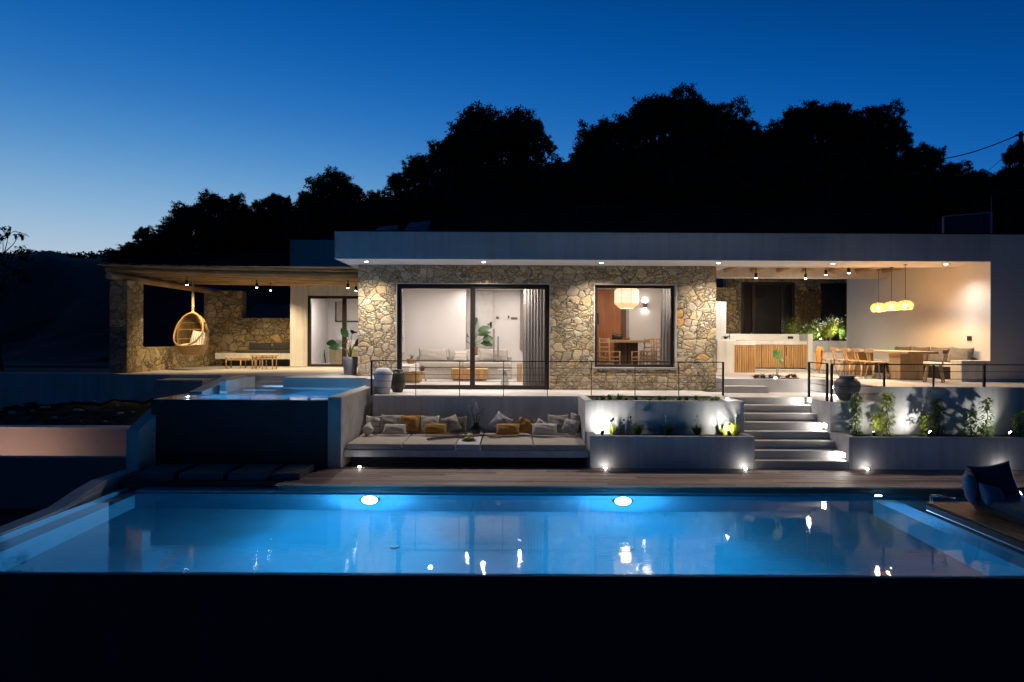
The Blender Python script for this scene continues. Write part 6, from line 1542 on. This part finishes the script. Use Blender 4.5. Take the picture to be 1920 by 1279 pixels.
def make_tree(kind, seed, leaves):
    """unit tree about one high and one wide, scaled when placed"""
    r = random.Random(seed); tips = []; mb = MB()
    top = Vector((r.uniform(-0.03,0.03), r.uniform(-0.03,0.03), 0.17))
    mb.tube([(0,0,-0.12),(0.01,0,0.1),top], [0.045,0.035,0.028], 8)
    lobes = []
    nl = 17 if kind == 'oak' else 20
    for i in range(nl):
        a = 2.4*i+r.uniform(-0.3,0.3); el = r.uniform(-0.45,1.5) if i > 3 else r.uniform(0.9,1.45)
        q = r.uniform(0.62,1.0); R0 = 0.40 if kind == 'oak' else 0.38
        c_ = Vector((math.cos(a)*math.cos(el)*R0*q, math.sin(a)*math.cos(el)*R0*q, 0.42+math.sin(el)*0.42*q))
        rad = r.uniform(0.085,0.155) if kind == 'oak' else r.uniform(0.075,0.14); lobes.append((c_, rad))
        md = top.lerp(c_, 0.5)+Vector((0,0,-0.03)); mb.tube([top-Vector((0,0,0.03)), md, c_], [0.018,0.012,0.006], 6)
        for k in range(int(34*(rad/0.12)**2)):
            d = Vector((r.gauss(0,1),r.gauss(0,1),r.gauss(0.15,1))).normalized(); e2 = c_+d*rad*r.uniform(0.55,1.08)*Vector((1,1,0.85)).length/1.65
            tips.append(tuple(e2))
            if k%3 == 0: mb.tube([c_.lerp(e2,0.2), e2], [0.004,0.0015], 4, caps=False)
            if r.random() < 0.10:
                e3 = e2+d*r.uniform(0.015,0.04)+Vector((0,0,0.01)); mb.tube([e2,e3], [0.002,0.001], 4, caps=False); tips.append(tuple(e3))
    for k in range(60): tips.append((r.gauss(0,0.13), r.gauss(0,0.13), 0.40+r.gauss(0,0.12)))
    t = thing(kind+'_tree', 'tree', 'tree', (0,0,0)); part('trunk', mb, M['bark'], t, world=False)
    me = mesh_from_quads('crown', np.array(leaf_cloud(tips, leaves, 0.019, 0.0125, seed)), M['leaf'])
    o = bpy.data.objects.new('crown', me); C.objects.link(o); o.parent = t
    return t
protos = [make_tree('oak', s_, 26000) for s_ in (1, 2, 3, 4)]+[make_tree('olive', s_, 24000) for s_ in (5, 6, 7)]
used = set()
tops_ = []
for o in protos:
    q = np.empty(len(o.children[1].data.vertices)*3, dtype=np.float32); o.children[1].data.vertices.foreach_get('co', q); tops_.append(float(np.percentile(q[2::3], 99.3)))
def tree(px, top_py, D, size, kind, label, wide=1.0, rot=None, group='dark trees on the hillside'):
    """tree whose crown tops out at that height on the skyline; size = crown height in metres"""
    size *= 1.18; p = P(px, top_py+9, D); z = p.z-size*tops_[kind]
    pr = protos[kind]
    if kind in used: o = copy_tree(pr)
    else: o = pr; used.add(kind)
    o.location = (p.x, D, z); o.scale = (size*wide, size*wide, size); o.rotation_euler = (0,0,rot if rot is not None else (px*0.37)%6.28)
    o['label'] = label; o['group'] = group
    return o
TR = [ # px, top, D, size, kind, wide, label
 (395,356,52,4.0,4,1.25,'rounded twin crowned tree left on the slope above the pergola'),
 (440,357,52,3.2,5,0.8,'small upright tree right of the rounded twin crown'),
 (350,376,51,3.2,6,1.1,'bushy tree at the left foot of the rounded crown'),
 (486,368,54,2.6,4,0.9,'low tree in the dip right of the rounded crown'),
 (513,357,54,2.8,0,0.8,'small knobbly tree in the dip above the pergola roof'),
 (538,363,54,2.4,5,0.8,'narrow low tree just left of the wide tree'),
 (625,318,55,4.6,1,1.15,'wide open crowned tree above the lower roof block'),
 (580,352,54,3.0,6,1.0,'bushy tree at the left foot of the wide open crown'),
 (668,344,56,3.2,2,0.9,'low tree at the right foot of the wide open crown'),
 (703,352,55,2.4,5,0.8,'smallest tree in the notch before the big oak slope'),
 (745,318,56,3.8,4,1.0,'bushy tree at the start of the rise to the big oak'),
 (785,296,56,4.4,6,1.0,'tree climbing the rise left of the big oak'),
 (832,262,55,5.6,0,0.9,'tree with a knob of leaves on the left shoulder of the big oak'),
 (905,198,54,7.2,1,1.0,'tall oak crown with the first summit left of the sky gap'),
 (965,212,54,7.0,3,1.05,'broad oak with pinholes of sky through its crown'),
 (1000,222,55,4.6,2,0.75,'oak with trailing branches beside the narrow sky gap'),
 (870,240,53,6.0,2,1.0,'oak filling the left flank of the broad crown'),
 (940,300,50,6.0,0,1.3,'dark lower oak standing in front of the broad crown'),
 (1092,262,52,4.6,4,0.85,'soft edged olive just right of the narrow sky gap'),
 (1075,318,50,4.0,5,0.85,'lower olive at the bottom right of the narrow sky gap'),
 (1125,226,53,6.0,6,1.05,'large olive on the slope up to the highest summit'),
 (1180,211,54,6.2,4,1.0,'olive shoulder left of the highest summit'),
 (1232,180,54,7.2,0,1.0,'highest oak summit, its left peak'),
 (1285,170,55,7.2,3,1.0,'highest oak summit, its right peak'),
 (1340,192,55,6.6,1,1.0,'oak falling away right of the highest summit'),
 (1390,222,55,5.4,5,1.0,'olive in the long dip between the two summits'),
 (1440,232,56,4.8,6,1.1,'low olive in the dip between the two summits'),
 (1500,198,54,6.4,2,1.0,'oak at the left of the second summit'),
 (1545,194,54,6.4,0,0.95,'oak in the middle of the second summit'),
 (1600,206,55,5.8,3,1.0,'oak dip inside the second summit'),
 (1645,193,54,5.4,1,0.85,'flat topped oak at the right of the second summit'),
 (1672,228,53,4.0,0,0.7,'oak branch clump reaching out right over the slope'),
 (1620,270,51,6.0,4,1.4,'dark olive below the flat topped oak'),
 (1712,268,54,4.6,5,1.0,'olive below the reaching branch clump'),
 (1742,268,54,4.2,6,0.8,'spiky olive left of the sagging wire'),
 (1790,300,55,3.6,2,1.1,'low tree under the middle of the sagging wire'),
 (1835,312,56,3.2,5,1.2,'low bush like tree right of the sagging wire'),
 (1870,320,55,3.0,4,1.0,'low tree left of the utility pole'),
 (1900,262,55,3.6,3,0.75,'tree with open branches behind the utility pole'),
 (1925,300,54,4.0,1,1.2,'tree cut off at the right edge beside the utility pole'),
 (270,418,50,2.4,5,0.9,'sparse bush tree alone at the left end of the slope'),
 (305,428,50,2.0,6,1.1,'low bush tree right of the sparse one'),
 (245,446,50,1.6,4,1.2,'lowest bush tree at the foot of the slope'),
 (215,459,52,1.3,6,1.5,'tiny bush where the slope meets the far ridge'),
 (1260,270,50,6.5,6,1.5,'dark olive mass in front of the highest summit'),
 (1380,300,49,6.0,5,1.6,'dark olive mass below the dip between the summits'),
 (1510,280,49,6.5,4,1.5,'dark olive mass in front of the second summit'),
 (1150,310,49,5.5,3,1.5,'dark oak mass low on the slope above the roof'),
 (1760,345,49,4.5,6,1.6,'dark olive mass above the roof screen'),
 (800,345,49,4.0,5,1.5,'dark olive mass above the solar panels'),
 (680,385,48,3.0,4,1.5,'dark olive mass behind the roof corner'),
 (560,395,48,2.6,6,1.6,'dark olive mass behind the lower roof block'),
 (330,405,49,2.8,4,1.7,'dense bushy mass left of the rounded twin crown'),
 (380,392,49,3.2,6,1.7,'dense bushy mass in front of the rounded twin crown'),
 (470,388,49,3.0,6,1.7,'dense bushy mass below the dip of low trees'),
 (520,380,49,3.0,4,1.6,'dense bushy mass under the knobbly tree'),
 (595,368,50,3.4,6,1.6,'dense bushy mass left under the wide open crown'),
 (650,372,50,3.2,5,1.6,'dense bushy mass right under the wide open crown'),
 (715,365,50,3.4,4,1.5,'dense bushy mass in the notch before the rise'),
 (285,440,49,2.0,6,1.8,'dense bushy mass at the left end of the slope'),
 (240,455,49,1.4,4,2.0,'lowest dense scrub at the foot of the slope'),
 (430,405,48,2.6,5,1.6,'dark olive mass above the middle of the pergola'),
 (1880,350,49,4.5,4,1.4,'dark olive mass low at the right edge')]
for (px, tp, D, sz, kd, wd, lb) in TR: tree(px, tp, D, sz, kd, lb, wd)
# far ridge of scrub at the left
v = []
g = np.random.default_rng(3)
xs2 = g.uniform(-75, -38, 26000); 
pxs = 960+F*xs2/90
tips = np.stack([xs2, 90+g.uniform(-3,3,26000), 2.7+(635-(479+2.5*np.sin(pxs*0.05)+1.5*np.sin(pxs*0.13+1)))*90/F-0.75+g.uniform(-1.6,0.6,26000)], 1)
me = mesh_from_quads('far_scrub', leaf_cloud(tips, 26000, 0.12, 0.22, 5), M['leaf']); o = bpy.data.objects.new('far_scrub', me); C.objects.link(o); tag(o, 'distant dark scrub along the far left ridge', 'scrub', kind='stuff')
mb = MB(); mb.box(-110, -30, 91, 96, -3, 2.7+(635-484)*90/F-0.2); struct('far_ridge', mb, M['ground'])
# fig like tree at the far left, close
c = (X(10,24), 24.0, 0.9)
t = thing('fig_tree', 'young fig tree with hand shaped leaves at the far left edge', 'tree', c)
r = random.Random(17); mb = MB(); lf = MB()
br = [(-40,520),(16,433),(36,440),(40,468),(5,445),(24,476),(46,482),(-10,455),(12,500),(30,510),(0,540),(45,520),(-20,480)]
mb.tube([c,(c[0]-0.3,24,2.6),(c[0]-0.35,24,4.4)], [0.07,0.05,0.03], 8)
for (px, py) in br:
    e = P(px, py, 24+r.uniform(-0.4,0.4)); s0 = Vector((c[0]-0.1,24,e.z-r.uniform(0.6,1.0))); mb.tube([s0, s0.lerp(e,0.6)+Vector((0,0,-0.08)), e], [0.022,0.014,0.007], 5)
    for k in range(9):
        a = r.uniform(0,6.28); d = Vector((math.cos(a),0.4*math.sin(a),r.uniform(-0.25,0.35)))
        for j in (-0.5,0,0.5): lf.leaf(e+Vector((r.gauss(0,0.10),r.gauss(0,0.1),r.gauss(0,0.05))), d+Vector((0,0,j)), (0,0,1), r.uniform(0.16,0.28), 0.09, 0.3, 2)
part('trunk', mb, M['bark'], t); part('crown', lf, M['leaf'], t)
